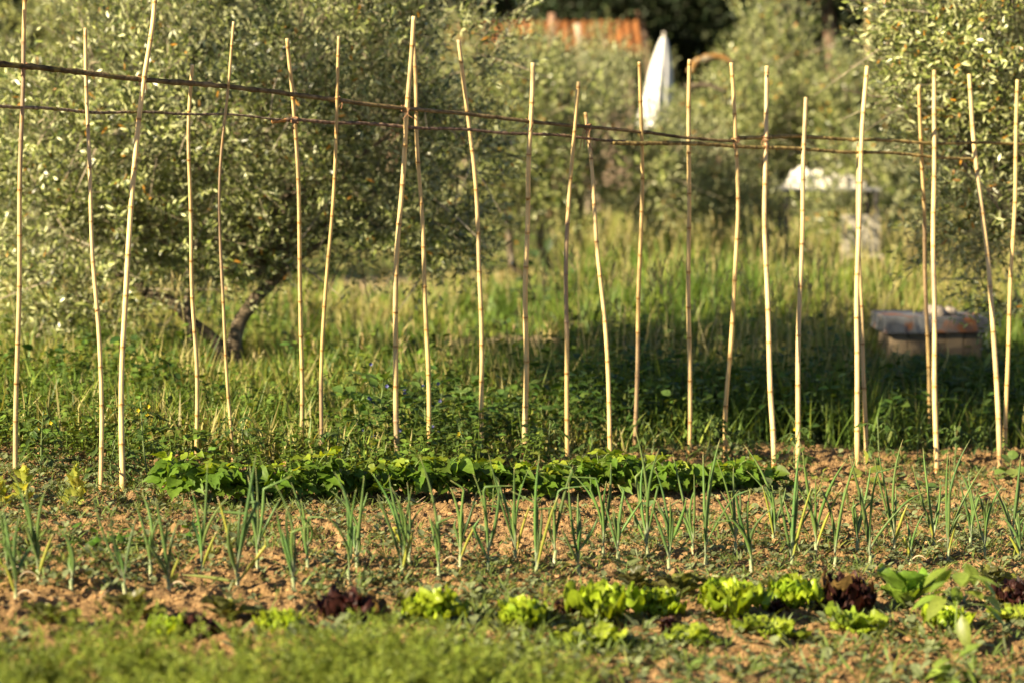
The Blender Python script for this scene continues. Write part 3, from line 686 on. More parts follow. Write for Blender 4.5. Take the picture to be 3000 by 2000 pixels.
def tomato(u, v, vt, lab, seed, flower=True):
    r = rg(seed); b = gp(u, v); H = (v - vt) / ppm(b[1]); t = thing("tomato_plant", b, lab, "tomato plant", "young tomato plants along the canes")
    S_, L_ = MB(), MB(); top = b + A(r.normal() * .03, r.normal() * .03, H * .88)
    st = spline([b - A(0, 0, .02), (b + top) / 2 + A(r.normal() * .02, r.normal() * .02, 0), top], 12); tube(S_, st, np.linspace(.005, .0028, 12), 7, (.15, .20, .07))
    nl = int(8 + H * 12)
    for i in range(nl):
        f = .15 + .85 * (i + .5) / nl; p = st[min(11, int(f * 11))]; a = i * 2.4 + r.uniform(-.6, .6); R = r.uniform(.09, .16) * (1.1 - .35 * f)
        h = A(math.cos(a), math.sin(a), 0)
        rac = spline([p, p + h * R * .5 + A(0, 0, R * r.uniform(.1, .4)), p + h * R + A(0, 0, -R * r.uniform(-.1, .45))], 8); tube(S_, rac, np.linspace(.0018, .0008, 8), 4, (.14, .2, .06), cap=False)
        sd_ = A(-h[1], h[0], 0)
        for k in (2, 4, 5, 6, 7):
            for sgn in ((-1, 1) if k != 7 else (0,)):
                d = nrm(sd_ * sgn * 1.0 + h * (.6 if sgn else 1.2) + A(0, 0, r.uniform(-.9, .1)))
                ll = r.uniform(.028, .05) * (1.1 if k == 7 else .6 + .08 * k)
                leaves(L_, [rac[k]], [d], [A(0, 0, 1) + .5 * rdir(r, 1)[0]], ll, ll * .27, jit(r, 1, (.075, .125, .028), .25, .1), prof=((0, .1), (.12, .6), (.25, .75), (.32, .55), (.45, 1), (.55, .65), (.7, .6), (.85, .25), (1, .02)), cols=3, fold=.35, curve=.3)
    L_.build("foliage", M["tomato"], t, b); S_.build("stem", M["stem"], t, b)
    if flower:
        for i in range(3):
            F_ = MB(); p = st[r.integers(6, 11)] + rdir(r, 1)[0] * .04; a = np.arange(5) * 1.256
            leaves(F_, np.tile(p, (5, 1)), np.stack([np.cos(a), -.4 + 0 * a, np.sin(a)], -1), np.tile(A(0, -1, 0), (5, 1)), .011, .004, (.75, .58, .03), prof=OVAL)
            F_.build("flower", M["petal"], t, b)
toms = [(120,1385,1175,"tall drooping tomato plant beside the dark-banded cane"),(435,1405,1140,"tallest tomato plant with curled top beside the thickest cane"),(715,1370,1190,"tomato plant beyond the thin bowed cane"),(340,1425,1280,"small tomato plant at the foot of the thickest cane"),
 (1340,1372,1205,"tomato plant between the crossed pair and the golden cane"),(1590,1372,1205,"tomato plant next to the straight pale cane, before the dark weeds"),(1725,1350,1215,"tomato plant with yellow flowers beside the dark stained cane"),(1905,1335,1225,"tomato plant beside the greyish cane by the parasol"),
 (2060,1352,1190,"tomato plant close to the dead straight cane"),(2195,1350,1250,"small tomato plant at the foot of the bowed cane"),(2330,1390,1225,"tomato plant with a yellow leaf at the short honey cane"),(2575,1395,1190,"bushy tomato plant beside the close pair of canes"),
 (2690,1360,1230,"tomato plant before the narrow pair of canes"),(2795,1375,1225,"tomato plant between the narrow pair and the leaning cane"),(2905,1350,1230,"tomato plant at the strongly leaning cane"),(560,1395,1290,"low tomato plant between the short cane and the thin bowed one"),(970,1380,1230,"tomato plant before the flowering weed")]
for i, (u, v, vt, lab) in enumerate(toms): tomato(u, v, vt, lab, 500 + i, i in (0, 1, 4, 6, 10))

LOBED = ((0, .2), (.08, .65), (.2, .75), (.28, .6), (.4, 1.0), (.52, .9), (.6, .6), (.75, .55), (.9, .2), (1, .02))
for i, (u, v, H, lab) in enumerate([(65,1475,.13,"pale yellow celery plant at the foot of the dark-banded cane"),(215,1490,.13,"pale celery plant with two upright tufts between the first canes"),(5,1490,.10,"celery plant cut off by the edge of the view")]):
    leafy("celery_plant", u, v, H, 16, .055, .42, (.40, .42, .08), LOBED, lab, "celery", "celery plants", 560 + i, "lettuce", droop=-.7, spread=.5, stemcol=(.32, .38, .12), fold=.5, start=.1, el=(.5, 1.2))
for i, (u, v, lab) in enumerate([(40,1625,"basil plant behind the first onion"),(200,1600,"basil plant among sparse onions, with dark lower leaves"),(290,1612,"bright basil plant, first of the close trio"),(345,1602,"glossy basil plant in the middle of the close trio"),(405,1612,"basil plant with dark lower leaf, last of the close trio"),(560,1595,"basil plant beside the upright onion with a yellow leaf")]):
    leafy("basil_plant", u, v, .075, 14, .045, .36, (.10, .19, .025), OVAL, lab, "basil", "basil plants", 580 + i, "lettuce", droop=.4, spread=.55, fold=-.35, start=.15)
for i, (u, v, H, n, L, col, lab) in enumerate([(1175,1510,.09,5,.07,(.17,.22,.10),"grey green cucumber seedling with lobed leaf before the beans"),(1440,1500,.11,6,.045,(.14,.19,.06),"thin curled seedling on a yellow stem before the beans"),(1890,1505,.10,5,.075,(.16,.22,.08),"cucumber seedling behind the tallest onion"),
    (2540,1420,.10,7,.08,(.25,.29,.05),"yellow green squash seedling at the foot of the close canes"),(2270,1480,.10,7,.075,(.16,.20,.08),"grey green squash plant just past the end of the beans"),(2700,1470,.09,8,.06,(.11,.17,.05),"dark green squash plant behind the onions, before the box"),(2960,1420,.12,10,.07,(.15,.21,.05),"leafy squash plant at the foot of the last cane"),
    (1840,1700,.08,6,.055,(.12,.17,.055),"grey green seedling with paired round leaves behind the tall lettuces"),(2410,1420,.06,4,.05,(.22,.28,.05),"tiny bright seedling before the short honey cane"),(2620,1440,.08,6,.06,(.17,.22,.08),"squash seedling between the close canes and the onions")]):
    leafy("squash_seedling", u, v, H, n, L, .48, col, ROUND, lab, "seedling", "squash and cucumber seedlings", 600 + i, "weed", droop=.35, spread=.6, start=.3)
leafy("pepper_plant", 2800, 1895, .26, 18, .11, .26, (.22, .31, .05), OVAL, "young pepper plant with drooping pale leaves, soft before the lettuces", "pepper plant", "pepper plants", 640, "lettuce", droop=1.3, spread=.75, start=.55)
leafy("pepper_plant", 2790, 2030, .13, 11, .075, .3, (.24, .33, .06), OVAL, "small pepper plant at the near edge of the bed", "pepper plant", "pepper plants", 641, "lettuce", droop=.9, spread=.55, start=.4)
leafy("pepper_plant", 2020, 2045, .10, 9, .05, .3, (.22, .28, .07), OVAL, "young pepper seedling low beside the carrot tops", "pepper plant", "pepper plants", 642, "lettuce", droop=.6, spread=.5, start=.3)

# ------------------------------------------------------------------ grass and undergrowth beyond the bed
r = rg(51)
def field(n, y0, y1, k=.24, p=1.0):
    f = r.uniform(0, 1, n) ** p; y = y0 + (y1 - y0) * f; return r.uniform(-k, k, n) * y, y
mb = MB()
x1, y1 = field(40000, 11.8, 22, .25); x2, y2 = field(34000, 21, 44, .25, 1.2)
x = np.concatenate([x1, x2]); y = np.concatenate([y1, y2])
keep = r.uniform(0, 1, len(x)) > soilness(x, y) * 1.02
x, y = x[keep], y[keep]; n = len(x)
u_ = 1500 + x / y * F
tall = fbm(x * .55, y * .55, 91)
h = (.10 + .62 * tall ** 1.6 * r.uniform(.4, 1.25, n))
h *= np.where((u_ > 900) & (u_ < 1650) & (y > 18), .6, 1.0)      # mown strip
h *= np.where(y < 14.5, .75, 1)
h *= np.where((u_ > 1650) & (y > 20), 1.55, 1); h *= np.where((u_ > 2380) & (u_ < 2640) & (y > 21.5) & (y < 25.5), 1.4, 1); h *= np.where((u_ < 850) & (y > 14.5) & (y < 20), 1.25, 1)
def capped(x, y, h):
    u_ = 1500 + x / y * F; g = 1.7 - gz(x, y); j_ = 25 * (fbm(x * 5, y * 5, 99) - .5)
    v_ = np.where((u_ > 2520) & (u_ < 2930) & (y < 18), 1035, np.where((u_ > 590) & (u_ < 840) & (y < 17.6), 1045, np.where((u_ > 840) & (u_ < 1650), 800, np.where(u_ > 1650, 610, 830)))) + j_ * 2
    return np.minimum(h, np.maximum(.05, g - (v_ - 400) / F * y))
h = capped(x, y, h)
dryness = fbm(x * .7, y * .7, 95) + .28 * r.uniform(-1, 1, n) + .10 * ((u_ > 1600) & (y > 19))
c = np.where((dryness > .62)[:, None], A(.40, .36, .13), np.where((dryness > .49)[:, None], A(.25, .31, .05), A(.125, .205, .035)))
c = c * (1 + .4 * r.uniform(-1, 1, (n, 1)))
D = np.stack([r.normal(size=n) * .34, r.normal(size=n) * .34, np.ones(n)], -1)
leaves(mb, np.stack([x, y, gz(x, y) - .01], -1), D, rdir(r, n) * A(1, 1, .3), h, np.where(y < 20, .0055, .0095) * r.uniform(.7, 1.4, n), c, prof=((0, .8), (.35, 1), (.7, .7), (1, .05)), curve=r.uniform(-.1, .8, n))
tag(mb.build("tall_grass", M["grass"]), "rough yellow green meadow grass under and between the olive trees", "grass", kind="stuff")
# flowering grass stems
x, y = field(6000, 14.5, 36, .24)
k = (fbm(x * .6, y * .6, 97) > r.uniform(.35, .65, len(x))) & (soilness(x, y) < .3) & (y > 15); x, y = x[k], y[k]; n = len(x); u_ = 1500 + x / y * F
h = capped(x, y, r.uniform(.4, 1.0, n) * np.where((u_ > 850) & (u_ < 1550), .5, 1))
D = np.stack([r.normal(size=n) * .16, r.normal(size=n) * .16, np.ones(n)], -1); N = rdir(r, n); P = np.stack([x, y, gz(x, y)], -1)
mb = MB(); c = jit(r, n, (.42, .36, .16), .25)
leaves(mb, P, D, N, h, .0026, c, prof=((0, 1), (.5, .8), (1, .5)), curve=.12)
Dn = nrm(D); tip = P + Dn * h[:, None] - nrm(np.cross(np.cross(Dn, N), Dn)) * (.12 * h)[:, None]
for q in range(5):
    leaves(mb, tip - Dn * (.02 * q), Dn + .5 * rdir(r, n), rdir(r, n), r.uniform(.03, .08, n), .0045, c * 1.05, prof=OVAL)
tag(mb.build("seeding_grass_stems", M["grass"]), "dry straw coloured grass stems with seed heads in the meadow", "grass", kind="stuff")
# broad-leaved weeds along the back edge of the bed
def weedmass(name, n, fx, lab, col, hr, Lr, seed):
    r = rg(seed); x, y = fx(r, n); n = len(x); H = r.uniform(*hr, n) * (.5 + fbm(x * 1.1, y * 1.1, seed)); H = np.minimum(H, np.where((1500 + x / y * F > 2500), np.maximum(.06, 1.7 - gz(x, y) - 640 / F * y), 9)); m = 9; mb = MB()
    P0 = np.stack([x, y, gz(x, y)], -1); dr = np.stack([r.normal(size=n) * .2, r.normal(size=n) * .2, np.ones(n)], -1)
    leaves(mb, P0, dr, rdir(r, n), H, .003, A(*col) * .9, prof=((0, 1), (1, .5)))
    f = r.uniform(.2, 1.02, (n, m)); P = (P0[:, None] + nrm(dr)[:, None] * (H[:, None] * f)[..., None]).reshape(-1, 3); k = n * m
    a = r.uniform(0, 6.28, k); D = np.stack([np.cos(a), np.sin(a), r.uniform(-.35, .7, k)], -1)
    L = r.uniform(*Lr, k)
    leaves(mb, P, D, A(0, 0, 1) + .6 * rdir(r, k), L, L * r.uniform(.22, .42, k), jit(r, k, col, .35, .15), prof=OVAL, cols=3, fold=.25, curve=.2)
    return tag(mb.build(name, M["weed"]), lab, "weeds", kind="stuff")
def f_back(r, n):
    x = r.uniform(-.8, 4.3, n); y = soil_edge(x) + .25 + r.uniform(-.15, 2.5, n) * (.6 + .4 * (x > .6)); k = r.uniform(0, 1, n) > .35 * (x < .2); return x[k], y[k]
def f_left(r, n):
    x = r.uniform(-3.6, .2, n); y = soil_edge(x) + r.uniform(-.7, 2.2, n); return x[:], y[:]
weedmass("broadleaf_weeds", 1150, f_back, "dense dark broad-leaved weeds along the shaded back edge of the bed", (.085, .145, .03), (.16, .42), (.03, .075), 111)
weedmass("low_weeds", 1500, f_left, "low mixed weeds at the foot of the first canes", (.14, .21, .035), (.08, .26), (.02, .05), 112)
def f_meadow(r, n):
    y = r.uniform(14, 30, n); x = r.uniform(-.24, .24, n) * y; u_ = 1500 + x / y * F
    k = (fbm(x * .8, y * .8, 121) > r.uniform(.3, .6, n)) & (soilness(x, y) < .3) & ~((u_ > 2450) & (y < 18.2)) & ~((u_ > 560) & (u_ < 860) & (y < 17.8)) & ~((u_ > 840) & (u_ < 1650) & (y > 17)); return x[k], y[k]
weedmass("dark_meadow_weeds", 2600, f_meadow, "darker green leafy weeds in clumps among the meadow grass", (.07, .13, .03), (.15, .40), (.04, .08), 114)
weedmass("meadow_weeds", 4200, f_meadow, "mixed leafy weeds lit among the meadow grass", (.16, .22, .035), (.15, .42), (.03, .07), 113)
for i, (u, v, H, lab) in enumerate([(1105,1345,.40,"blue flowering weed behind the brown-footed cane"),(1215,1335,.36,"greyer flowering weed between the crossed canes"),(1060,1335,.26,"low flowering weed behind the bean leaves")]):
    leafy("flowering_weed", u, v, H, 46, .065, .36, (.13, .21, .045), OVAL, lab, "wildflower", "blue flowering weeds", 650 + i, "weed", spread=.55, start=.1, fl=(8, (.16, .17, .42), .012))
leafy("leafy_weed", 2880, 1265, .36, 18, .13, .3, (.14, .21, .05), OVAL, "broad leaved weed below the wooden box, lit on its upper leaves", "weed", None, 660, "weed", spread=.55, start=.15)
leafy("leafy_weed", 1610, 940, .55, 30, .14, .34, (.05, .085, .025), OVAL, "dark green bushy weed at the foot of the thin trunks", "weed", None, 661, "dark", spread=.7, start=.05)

# ------------------------------------------------------------------ olive trees
def crown(mb, r, lobes, ntw, leafL, cols_, per=14, dead=.02, droop=.0):
    """lobes: list of (centre xyz, radii xyz); twigs with paired leaves spread through them"""
    c = np.array([l[0] for l in lobes]); ra = np.array([l[1] for l in lobes]); vol = np.prod(ra, 1) ** .72
    idx = r.choice(len(lobes), ntw, p=vol / vol.sum())
    d = rdir(r, ntw); rad = r.uniform(.12, 1, ntw) ** .45
    rad *= .82 + .36 * vnoise(d[:, 0] * 3 + idx * 7, d[:, 1] * 3 + d[:, 2] * 2, 17)       # ragged outline
    P = c[idx] + d * rad[:, None] * ra[idx]
    gap = fbm(P[:, 0] * 3.4 + P[:, 2] * .7, P[:, 1] * 1.3 + P[:, 2] * 3.4, 23)
    k = gap > .47; P, d, idx, ntw = P[k], d[k], idx[k], int(k.sum())
    TL = r.uniform(.6, 1.7, ntw) * leafL * 4.5
    tdir = nrm(d * .8 + A(0, 0, .55 - droop) + .55 * rdir(r, ntw))
    leaves(mb['tw'], P, tdir, rdir(r, ntw), TL, .0028, (.20, .17, .11), prof=((0, 1), (1, .4)), curve=.15)
    nb = max(4, ntw // 25); ib = r.integers(0, ntw, nb); pb = P[ib]
    leaves(mb['tw'], pb, nrm(d[ib] + .8 * rdir(r, nb) + A(0, -.5, 0)), A(0, -1, .2) + .3 * rdir(r, nb), r.uniform(.3, .7, nb), .006, (.30, .25, .17), prof=((0, 1), (.5, .8), (1, .3)), curve=.25)
    f = np.tile(np.linspace(.1, 1.03, per), (ntw, 1)) + r.uniform(-.03, .03, (ntw, per))
    ax = nrm(np.cross(tdir, rdir(r, ntw))); ay = np.cross(tdir, ax)
    Nn = nrm(np.cross(ax, tdir))
    ang = (np.arange(per)[None] * math.pi + (np.arange(per)[None] // 2) * 1.4 + r.uniform(0, 6.28, (ntw, 1)))
    od = ax[:, None] * np.cos(ang)[..., None] + ay[:, None] * np.sin(ang)[..., None]
    D = (tdir[:, None] * .75 + od * .8 + .3 * r.normal(size=(ntw, per, 3))).reshape(-1, 3)
    PP = (P[:, None] + tdir[:, None] * (TL[:, None] * f)[..., None]).reshape(-1, 3); n = len(PP)
    tone = np.repeat(r.uniform(.7, 1.3, ntw), per)
    base = np.array(cols_)[r.integers(0, len(cols_), n)] * tone[:, None] * (1 + .2 * r.uniform(-1, 1, (n, 1)))
    dd = r.uniform(0, 1, n) < dead; base[dd] = A(.50, .24, .03) * (1 + .3 * r.uniform(-1, 1, (dd.sum(), 1)))
    Nrm = (-od).reshape(-1, 3) * .5 + np.repeat(tdir, per, axis=0) + .5 * rdir(r, n)
    leaves(mb['lf'], PP, D, Nrm, leafL * r.uniform(.65, 1.2, n), leafL * r.uniform(.11, .16, n), base, prof=((0, .15), (.35, .9), (.65, .95), (1, .05)), curve=r.uniform(-.15, .25, n))
OL = [(.17, .205, .045), (.31, .34, .11), (.06, .085, .02), (.50, .52, .25)]
def limbs(mb, r, root, targets, r0, r1, col=(.16, .125, .085), wob=.12):
    for p in targets:
        p = np.asarray(p); L = np.linalg.norm(p - root)
        path = spline([root, root + (p - root) * .35 + rdir(r, 1)[0] * wob * L + A(0, 0, .06 * L), root + (p - root) * .7 + rdir(r, 1)[0] * wob * L * .7, p], 14)
        tube(mb, path, np.linspace(r0, r1, 14), 7, col)
        for k in range(5):
            q = path[r.integers(4, 14)]; e = q + (rdir(r, 1)[0] + A(0, 0, .2)) * L * .4
            tube(mb, spline([q, (q + e) / 2 + rdir(r, 1)[0] * .06 * L, e], 7), np.linspace(r1 * .9, r1 * .3, 7), 5, col)
def olive_tree(lab, seed, Y, trunkpx, lobespx, targetspx, ntw, leafL, rad, dead=.02, per=14, group="olive trees beyond the bed", name="olive_tree", cols_=OL, droop=.1, mat="olive", extra=()):
    r = rg(seed); k = ppm(Y)
    tp = [at(u, v, Y + dy) for (u, v, dy) in trunkpx]; b = tp[0].copy(); b[2] = gz(b[0], b[1]); tp[0] = b - A(0, 0, .1)
    t = thing(name, b, lab, "tree", group)
    T = MB(); n = 22; path = spline(tp, n); s = np.linspace(0, 1, n)
    rr = np.interp(s, [0, .12, 1], [rad * 1.35, rad, rad * .62]) * (1 + .18 * (vnoise(s * 9, s * 0, seed) - .5))
    tube(T, path + rg(seed + 1).normal(size=path.shape) * rad * .06, rr, 14, (.155, .12, .08))
    limbs(T, r, path[-2], [at(u, v, Y + dy) for (u, v, dy) in targetspx], rad * .55, rad * .13)
    for (a0, a1, rr_, *ec) in extra:
        p0, p1 = at(*a0[:2], Y + a0[2]), at(*a1[:2], Y + a1[2]); m_ = (p0 + p1) / 2 + A(0, 0, .05)
        E_ = MB(); tube(E_, spline([p0, m_, p1], 10), np.linspace(rr_, rr_ * .6, 10), 8, ec[0] if ec else (.14, .11, .075)); E_.build('limb', M['bark'], t, b)
    lobes = [(at(u, v, Y + dy), A(rx / k, ry_, rz / k)) for (u, v, dy, rx, ry_, rz) in lobespx]
    m = {'lf': MB(), 'tw': MB()}
    crown(m, r, lobes, ntw, leafL, cols_, per, dead, droop)
    T.build("trunk", M["bark"], t, b); m['lf'].build("crown", M[mat], t, b); m['tw'].build("twigs", M["bark"], t, b)
    return t
# the big one behind the first canes
olive_tree("large silvery olive tree with a forked leaning trunk behind the first canes", 201, 16.3,
    [(672,1150,0),(690,1080,0),(688,1000,0),(712,930,.05),(752,870,.05),(815,815,.1)],
    [(620,330,0,520,1.35,400),(230,450,.1,340,1.2,300),(1020,330,.1,420,1.3,340),(1180,600,.3,240,.9,170),(880,60,.2,420,1.2,230),(1290,150,.2,190,.7,190),(1330,420,.1,170,.6,150),(330,740,-.2,270,.9,130),(620,700,.2,280,1.0,160),(120,680,.2,220,.9,220),(1300,720,.2,120,.5,80),(900,640,.4,260,.9,150),(480,800,-.3,210,.7,110),(190,860,-.2,210,.6,110),(330,880,-.4,120,.4,70),(150,880,-.2,110,.4,80)],
    [(500,350,.2),(250,500,0),(1000,350,.3),(1200,600,.3),(850,100,.2),(1250,250,.2),(650,500,-.4),(1050,640,.2),(400,640,-.3)],
    8300, .056, .060, dead=.016,
    extra=(((690,1090,0),(560,940,-.1),.055),((560,940,-.1),(430,860,-.1),.045),((430,860,-.1),(330,800,0),.035),((815,815,.1),(840,790,.1),.05),((572,1110,-.3),(545,860,-.3),.03)))
olive_tree("olive tree with many orange leaves at the end of the row", 202, 15.8,
    [(3080,1120,.3),(3075,980,.3),(3050,820,.3),(3030,700,.3)],
    [(2960,130,0,330,1.1,260),(2700,60,.1,110,.5,130),(3130,300,.2,330,1.1,330),(2860,420,0,190,.8,180),(2960,640,0,230,.8,170),(2790,640,-.1,120,.5,130),(2980,850,.1,130,.6,110),(2740,520,.1,90,.4,80),(2720,200,.1,90,.4,90)],
    [(2900,200,0),(2780,400,0),(3100,200,.2),(2960,600,0),(2700,120,.1)], 4600, .056, .09, dead=.04)
olive_tree("far olive tree with pale crown before the tiled roof, two thin trunks under it", 203, 26.0,
    [(1612,905,0),(1600,790,0),(1580,680,0),(1570,600,0)],
    [(1560,330,0,190,1.3,120),(1700,420,.2,260,1.4,170),(1500,430,-.1,180,1.2,170),(1830,500,.2,200,1.3,130),(1640,570,0,290,1.2,100),(1480,560,.2,120,.9,90),(1830,590,.2,170,1.0,80),(1430,265,.4,130,.9,80),(1720,270,.6,150,1.0,90),(1560,210,.8,130,.9,80),(1790,380,.9,90,.9,100),(1985,480,.9,160,1,100),(1380,330,.3,120,.8,150)],
    [(1520,350,0),(1750,430,.3),(1480,480,0),(1850,450,.2)], 6500, .068, .06, dead=.02, cols_=[(.24, .275, .075), (.38, .40, .16), (.085, .115, .028)],
    extra=(((1612,900,0),(1500,780,-.3),.05),((1500,780,-.3),(1480,600,-.3),.045),((1612,900,0),(1700,780,.2),.045),((1700,780,.2),(1700,580,.2),.04)))
olive_tree("broad far olive tree behind the table, spiky shoots on top", 204, 29.0,
    [(2230,800,0),(2240,700,0),(2260,600,0)],
    [(2130,370,0,160,1.5,100),(2330,340,.2,300,1.6,110),(2560,350,.2,240,1.4,110),(2310,215,.4,110,.8,70),(2240,110,.4,60,.5,80),(2320,90,.4,40,.4,70),(2400,220,.2,110,.7,60),(2120,540,.2,240,1.4,120),(2000,610,-.5,150,1,70),(2200,640,-2.0,130,.8,60),(2640,560,-1,110,.8,90),(2580,480,.2,170,1.0,100),(2220,300,.6,180,1.3,120),(2520,620,-3.2,140,.5,60),(2520,470,-2.6,90,.4,50)],
    [(2100,350,0),(2350,200,.2),(2550,350,.2),(2400,330,.2)], 7000, .068, .08, dead=.025, cols_=[(.24, .275, .075), (.38, .40, .16), (.085, .115, .028)],
    extra=(((2022,215,-1.9),(2060,172,-1.9),.05,(.27,.15,.05)),((2060,172,-1.9),(2150,185,-1.9),.045,(.27,.15,.05)),((2010,255,-1.3),(2130,270,-1.3),.035),((2640,280,-1),(2700,420,-1),.06)))
olive_tree("far olive tree showing above the large one, soft yellow green", 205, 27.0,
    [(150,900,0),(160,700,0),(170,500,0)],
    [(100,120,0,260,1.5,150),(330,90,.2,200,1.3,120),(-80,300,0,220,1.4,250),(230,330,.3,250,1.4,200),(60,560,0,200,1,150)], [(100,150,0),(300,120,.2),(0,300,0)], 3200, .066, .09, dead=.01, cols_=[(.28, .30, .08), (.34, .35, .11), (.15, .18, .05)])
# unseen tree added to one side, to shade the weeds behind the bed
olive_tree("tall unseen olive tree added off to the side to cast shade", 206, 10.0,
    [(-2870,1600,0),(-2860,600,0),(-2870,-900,0)],
    [(-2644,-1900,0,850,1.3,600),(-3150,-2100,.5,560,1.3,430),(-2250,-1650,.2,420,1.0,330),(-2400,-2350,.2,700,1.3,520)], [(-2800,-1800,0),(-3200,-1900,.3),(-2500,-1600,0)], 5200, .075, .14, dead=.0)

olive_tree("thin wispy olive tree right before the tiled roof", 207, 44.0,
    [(1760,640,0),(1755,500,0),(1750,400,0)],
    [(1500,235,0,160,1.2,50),(1700,240,.2,200,1.2,80),(1850,270,.2,130,1.0,90),(1560,290,0,240,1.3,90),(1340,150,.2,90,1.0,80),(1770,150,.3,40,.4,60),(1590,150,.3,35,.4,40)], [(1600,250,0),(1820,260,.1),(1450,180,.1)], 3600, .07, .09, dead=.03, cols_=[(.24, .275, .075), (.38, .40, .16), (.085, .115, .028)])

# ------------------------------------------------------------------ things behind the bed
# wooden box with a sheet-metal lid
Yb = 18.0; bl, br = at(2605, 1065, Yb), at(2877, 1065, Yb); gb = gz((bl[0] + br[0]) / 2, Yb); zt = at(2700, 972, Yb)[2]
b = A((bl[0] + br[0]) / 2, Yb + .3, gb)
t = thing("wooden_box", b, "weathered wooden box with an overhanging rusty sheet metal lid in the shade", "box")
mb = MB(); n = 5; xs = np.linspace(bl[0], br[0], n + 1)
for i in range(n): box(mb, (xs[i] + .002, Yb, gb - .02), (xs[i + 1] - .002, Yb + .55, zt), A(.25, .19, .12) * [1.1, .95, .8, .9, .75][i])
mb.build("body", M["wood"], t, b, smooth=False)
mb = MB(); l0, l1 = at(2588, 930, Yb), at(2892, 930, Yb); z0, z1 = at(0, 976, Yb)[2], at(0, 930, Yb)[2]
box(mb, (l0[0], Yb - .07, z0), ((l0[0] * .6 + l1[0] * .4) - .003, Yb + .62, z1 + .01), (.20, .205, .21), .004); box(mb, ((l0[0] * .6 + l1[0] * .4), Yb - .06, z0 + .006), (l1[0], Yb + .63, z1), (.15, .15, .15), .004)
mb.build("lid", M["tin"], t, b, smooth=False)
mb = MB(); sp_ = at(2755, 925, Yb + .2); r = rg(77)
lumps(mb, np.stack([A(sp_[0] - .04, Yb + .2, z1 + .03), A(sp_[0] + .07, Yb + .22, z1 + .025)]), A(.085, .06), r, np.tile(A(.38, .32, .26), (2, 1)))
tag(mb.build("stone", M["stone"], base=A(sp_[0], Yb + .2, z1), smooth=True), "pale rounded stone weighing down the metal lid of the box", "stone")

# closed parasol
Yp = 40.0; k = ppm(Yp); tp = at(1945, 105, Yp); bp_ = at(1915, 385, Yp); b = A(tp[0] - .1, Yp, gz(tp[0], Yp))
t = thing("closed_parasol", b, "closed white parasol rising above the olive branches", "parasol")
mb = MB(); tube(mb, spline([b, b + A(.05, 0, 1.5), tp + A(0, 0, .06)], 8), .024, 10, (.5, .45, .38)); mb.build("pole", M["wood"], t, b)
mb = MB(); kz, ka = 26, 40
for _ in (0,):
    f = np.linspace(0, 1, kz); th = np.linspace(0, 2 * math.pi, ka, endpoint=False)
    R = np.interp(f, [0, .03, .1, .3, .6, .85, 1], [.012, .05, .085, .14, .19, .24, .26])
    ctr = tp + (bp_ - tp) * f[:, None]
    fold = 1 + (.24 * np.minimum(f * 3, 1))[:, None] * np.cos(th * 8)[None] + .06 * np.sin(th * 3 + 1)[None]
    v = ctr[:, None] + (R[:, None] * fold)[..., None] * np.stack([np.cos(th), np.sin(th), 0 * th], -1)[None]
    v[-1, :, 2] += .05 * np.cos(th * 8)
    vid = np.arange(kz * ka).reshape(kz, ka); nx = np.roll(vid, -1, 1)
    mb.add(v.reshape(-1, 3), np.stack([vid[:-1], nx[:-1], nx[1:], vid[1:]], -1).reshape(-1, 4), (.80, .77, .72))
mb.build("canopy", M["cloth"], t, b)
# garden table with a white cloth heaped on it, pale chair beside it
Yt = 27.0; k = ppm(Yt); tl, tr = at(2290, 552, Yt), at(2585, 552, Yt); gt = gz(tl[0], Yt); zt = tl[2]; b = A((tl[0] + tr[0]) / 2, Yt + .35, gt)
t = thing("garden_table", b, "grey garden table under the far olive tree, heaped with white cloth", "table")
mb = MB(); box(mb, (tl[0], Yt, zt - .035), (tr[0], Yt + .75, zt), (.30, .30, .30)); mb.build("tabletop", M["wood"], t, b, smooth=False)
for (px, py) in ((tl[0] + .06, Yt + .05), (tr[0] - .06, Yt + .05), (tl[0] + .06, Yt + .7), (tr[0] - .06, Yt + .7)):
    mb = MB(); box(mb, (px - .025, py - .025, gt - .02), (px + .025, py + .025, zt - .037), (.12, .11, .10)); mb.build("leg", M["wood"], t, b, smooth=False)
def heap(name, u0, u1, v0, v1, Y, depth, lab, cat, col, seed):
    a, c_ = at(u0, v1, Y), at(u1, v0, Y); W = c_[0] - a[0]; H = c_[2] - a[2]; n = 40
    sx, sy = np.meshgrid(np.linspace(0, 1, n), np.linspace(0, 1, n)); e = np.clip(np.minimum(np.minimum(sx, 1 - sx), np.minimum(sy, 1 - sy)) * (6 + 3 * np.sin(sx * 21)), 0, 1) ** .5
    q_ = fbm(sx * 4.5 + seed, sy * 3.5, seed, 3); z = e * (.12 + 1.35 * np.maximum(q_ - .25, 0) ** 1.1) * H * 1.25
    bb = A(a[0] + W / 2, Y + depth / 2, a[2]); mb = MB()
    mb.add(np.stack([a[0] + sx * W + .03 * W * np.sin(sy * 11), Y + sy * depth + .03 * np.sin(sx * 13), a[2] + z], -1).reshape(-1, 3), np.stack([q.ravel() for q in (lambda i: (i[:-1, :-1], i[:-1, 1:], i[1:, 1:], i[1:, :-1]))(np.arange(n * n).reshape(n, n))], -1), col)
    return tag(mb.build(name, M["cloth"], base=bb), lab, cat)
heap("white_cloth", 2308, 2450, 492, 551, Yt + .1, .5, "crumpled white cloth heaped high on the garden table", "cloth", (.82, .78, .70), 3)
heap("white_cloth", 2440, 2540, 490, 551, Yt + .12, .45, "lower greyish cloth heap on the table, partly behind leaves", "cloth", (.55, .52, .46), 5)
Yc = 26.0; cb_ = at(2530, 690, Yc); gc_ = gz(cb_[0], Yc); b = A(cb_[0], Yc, gc_)
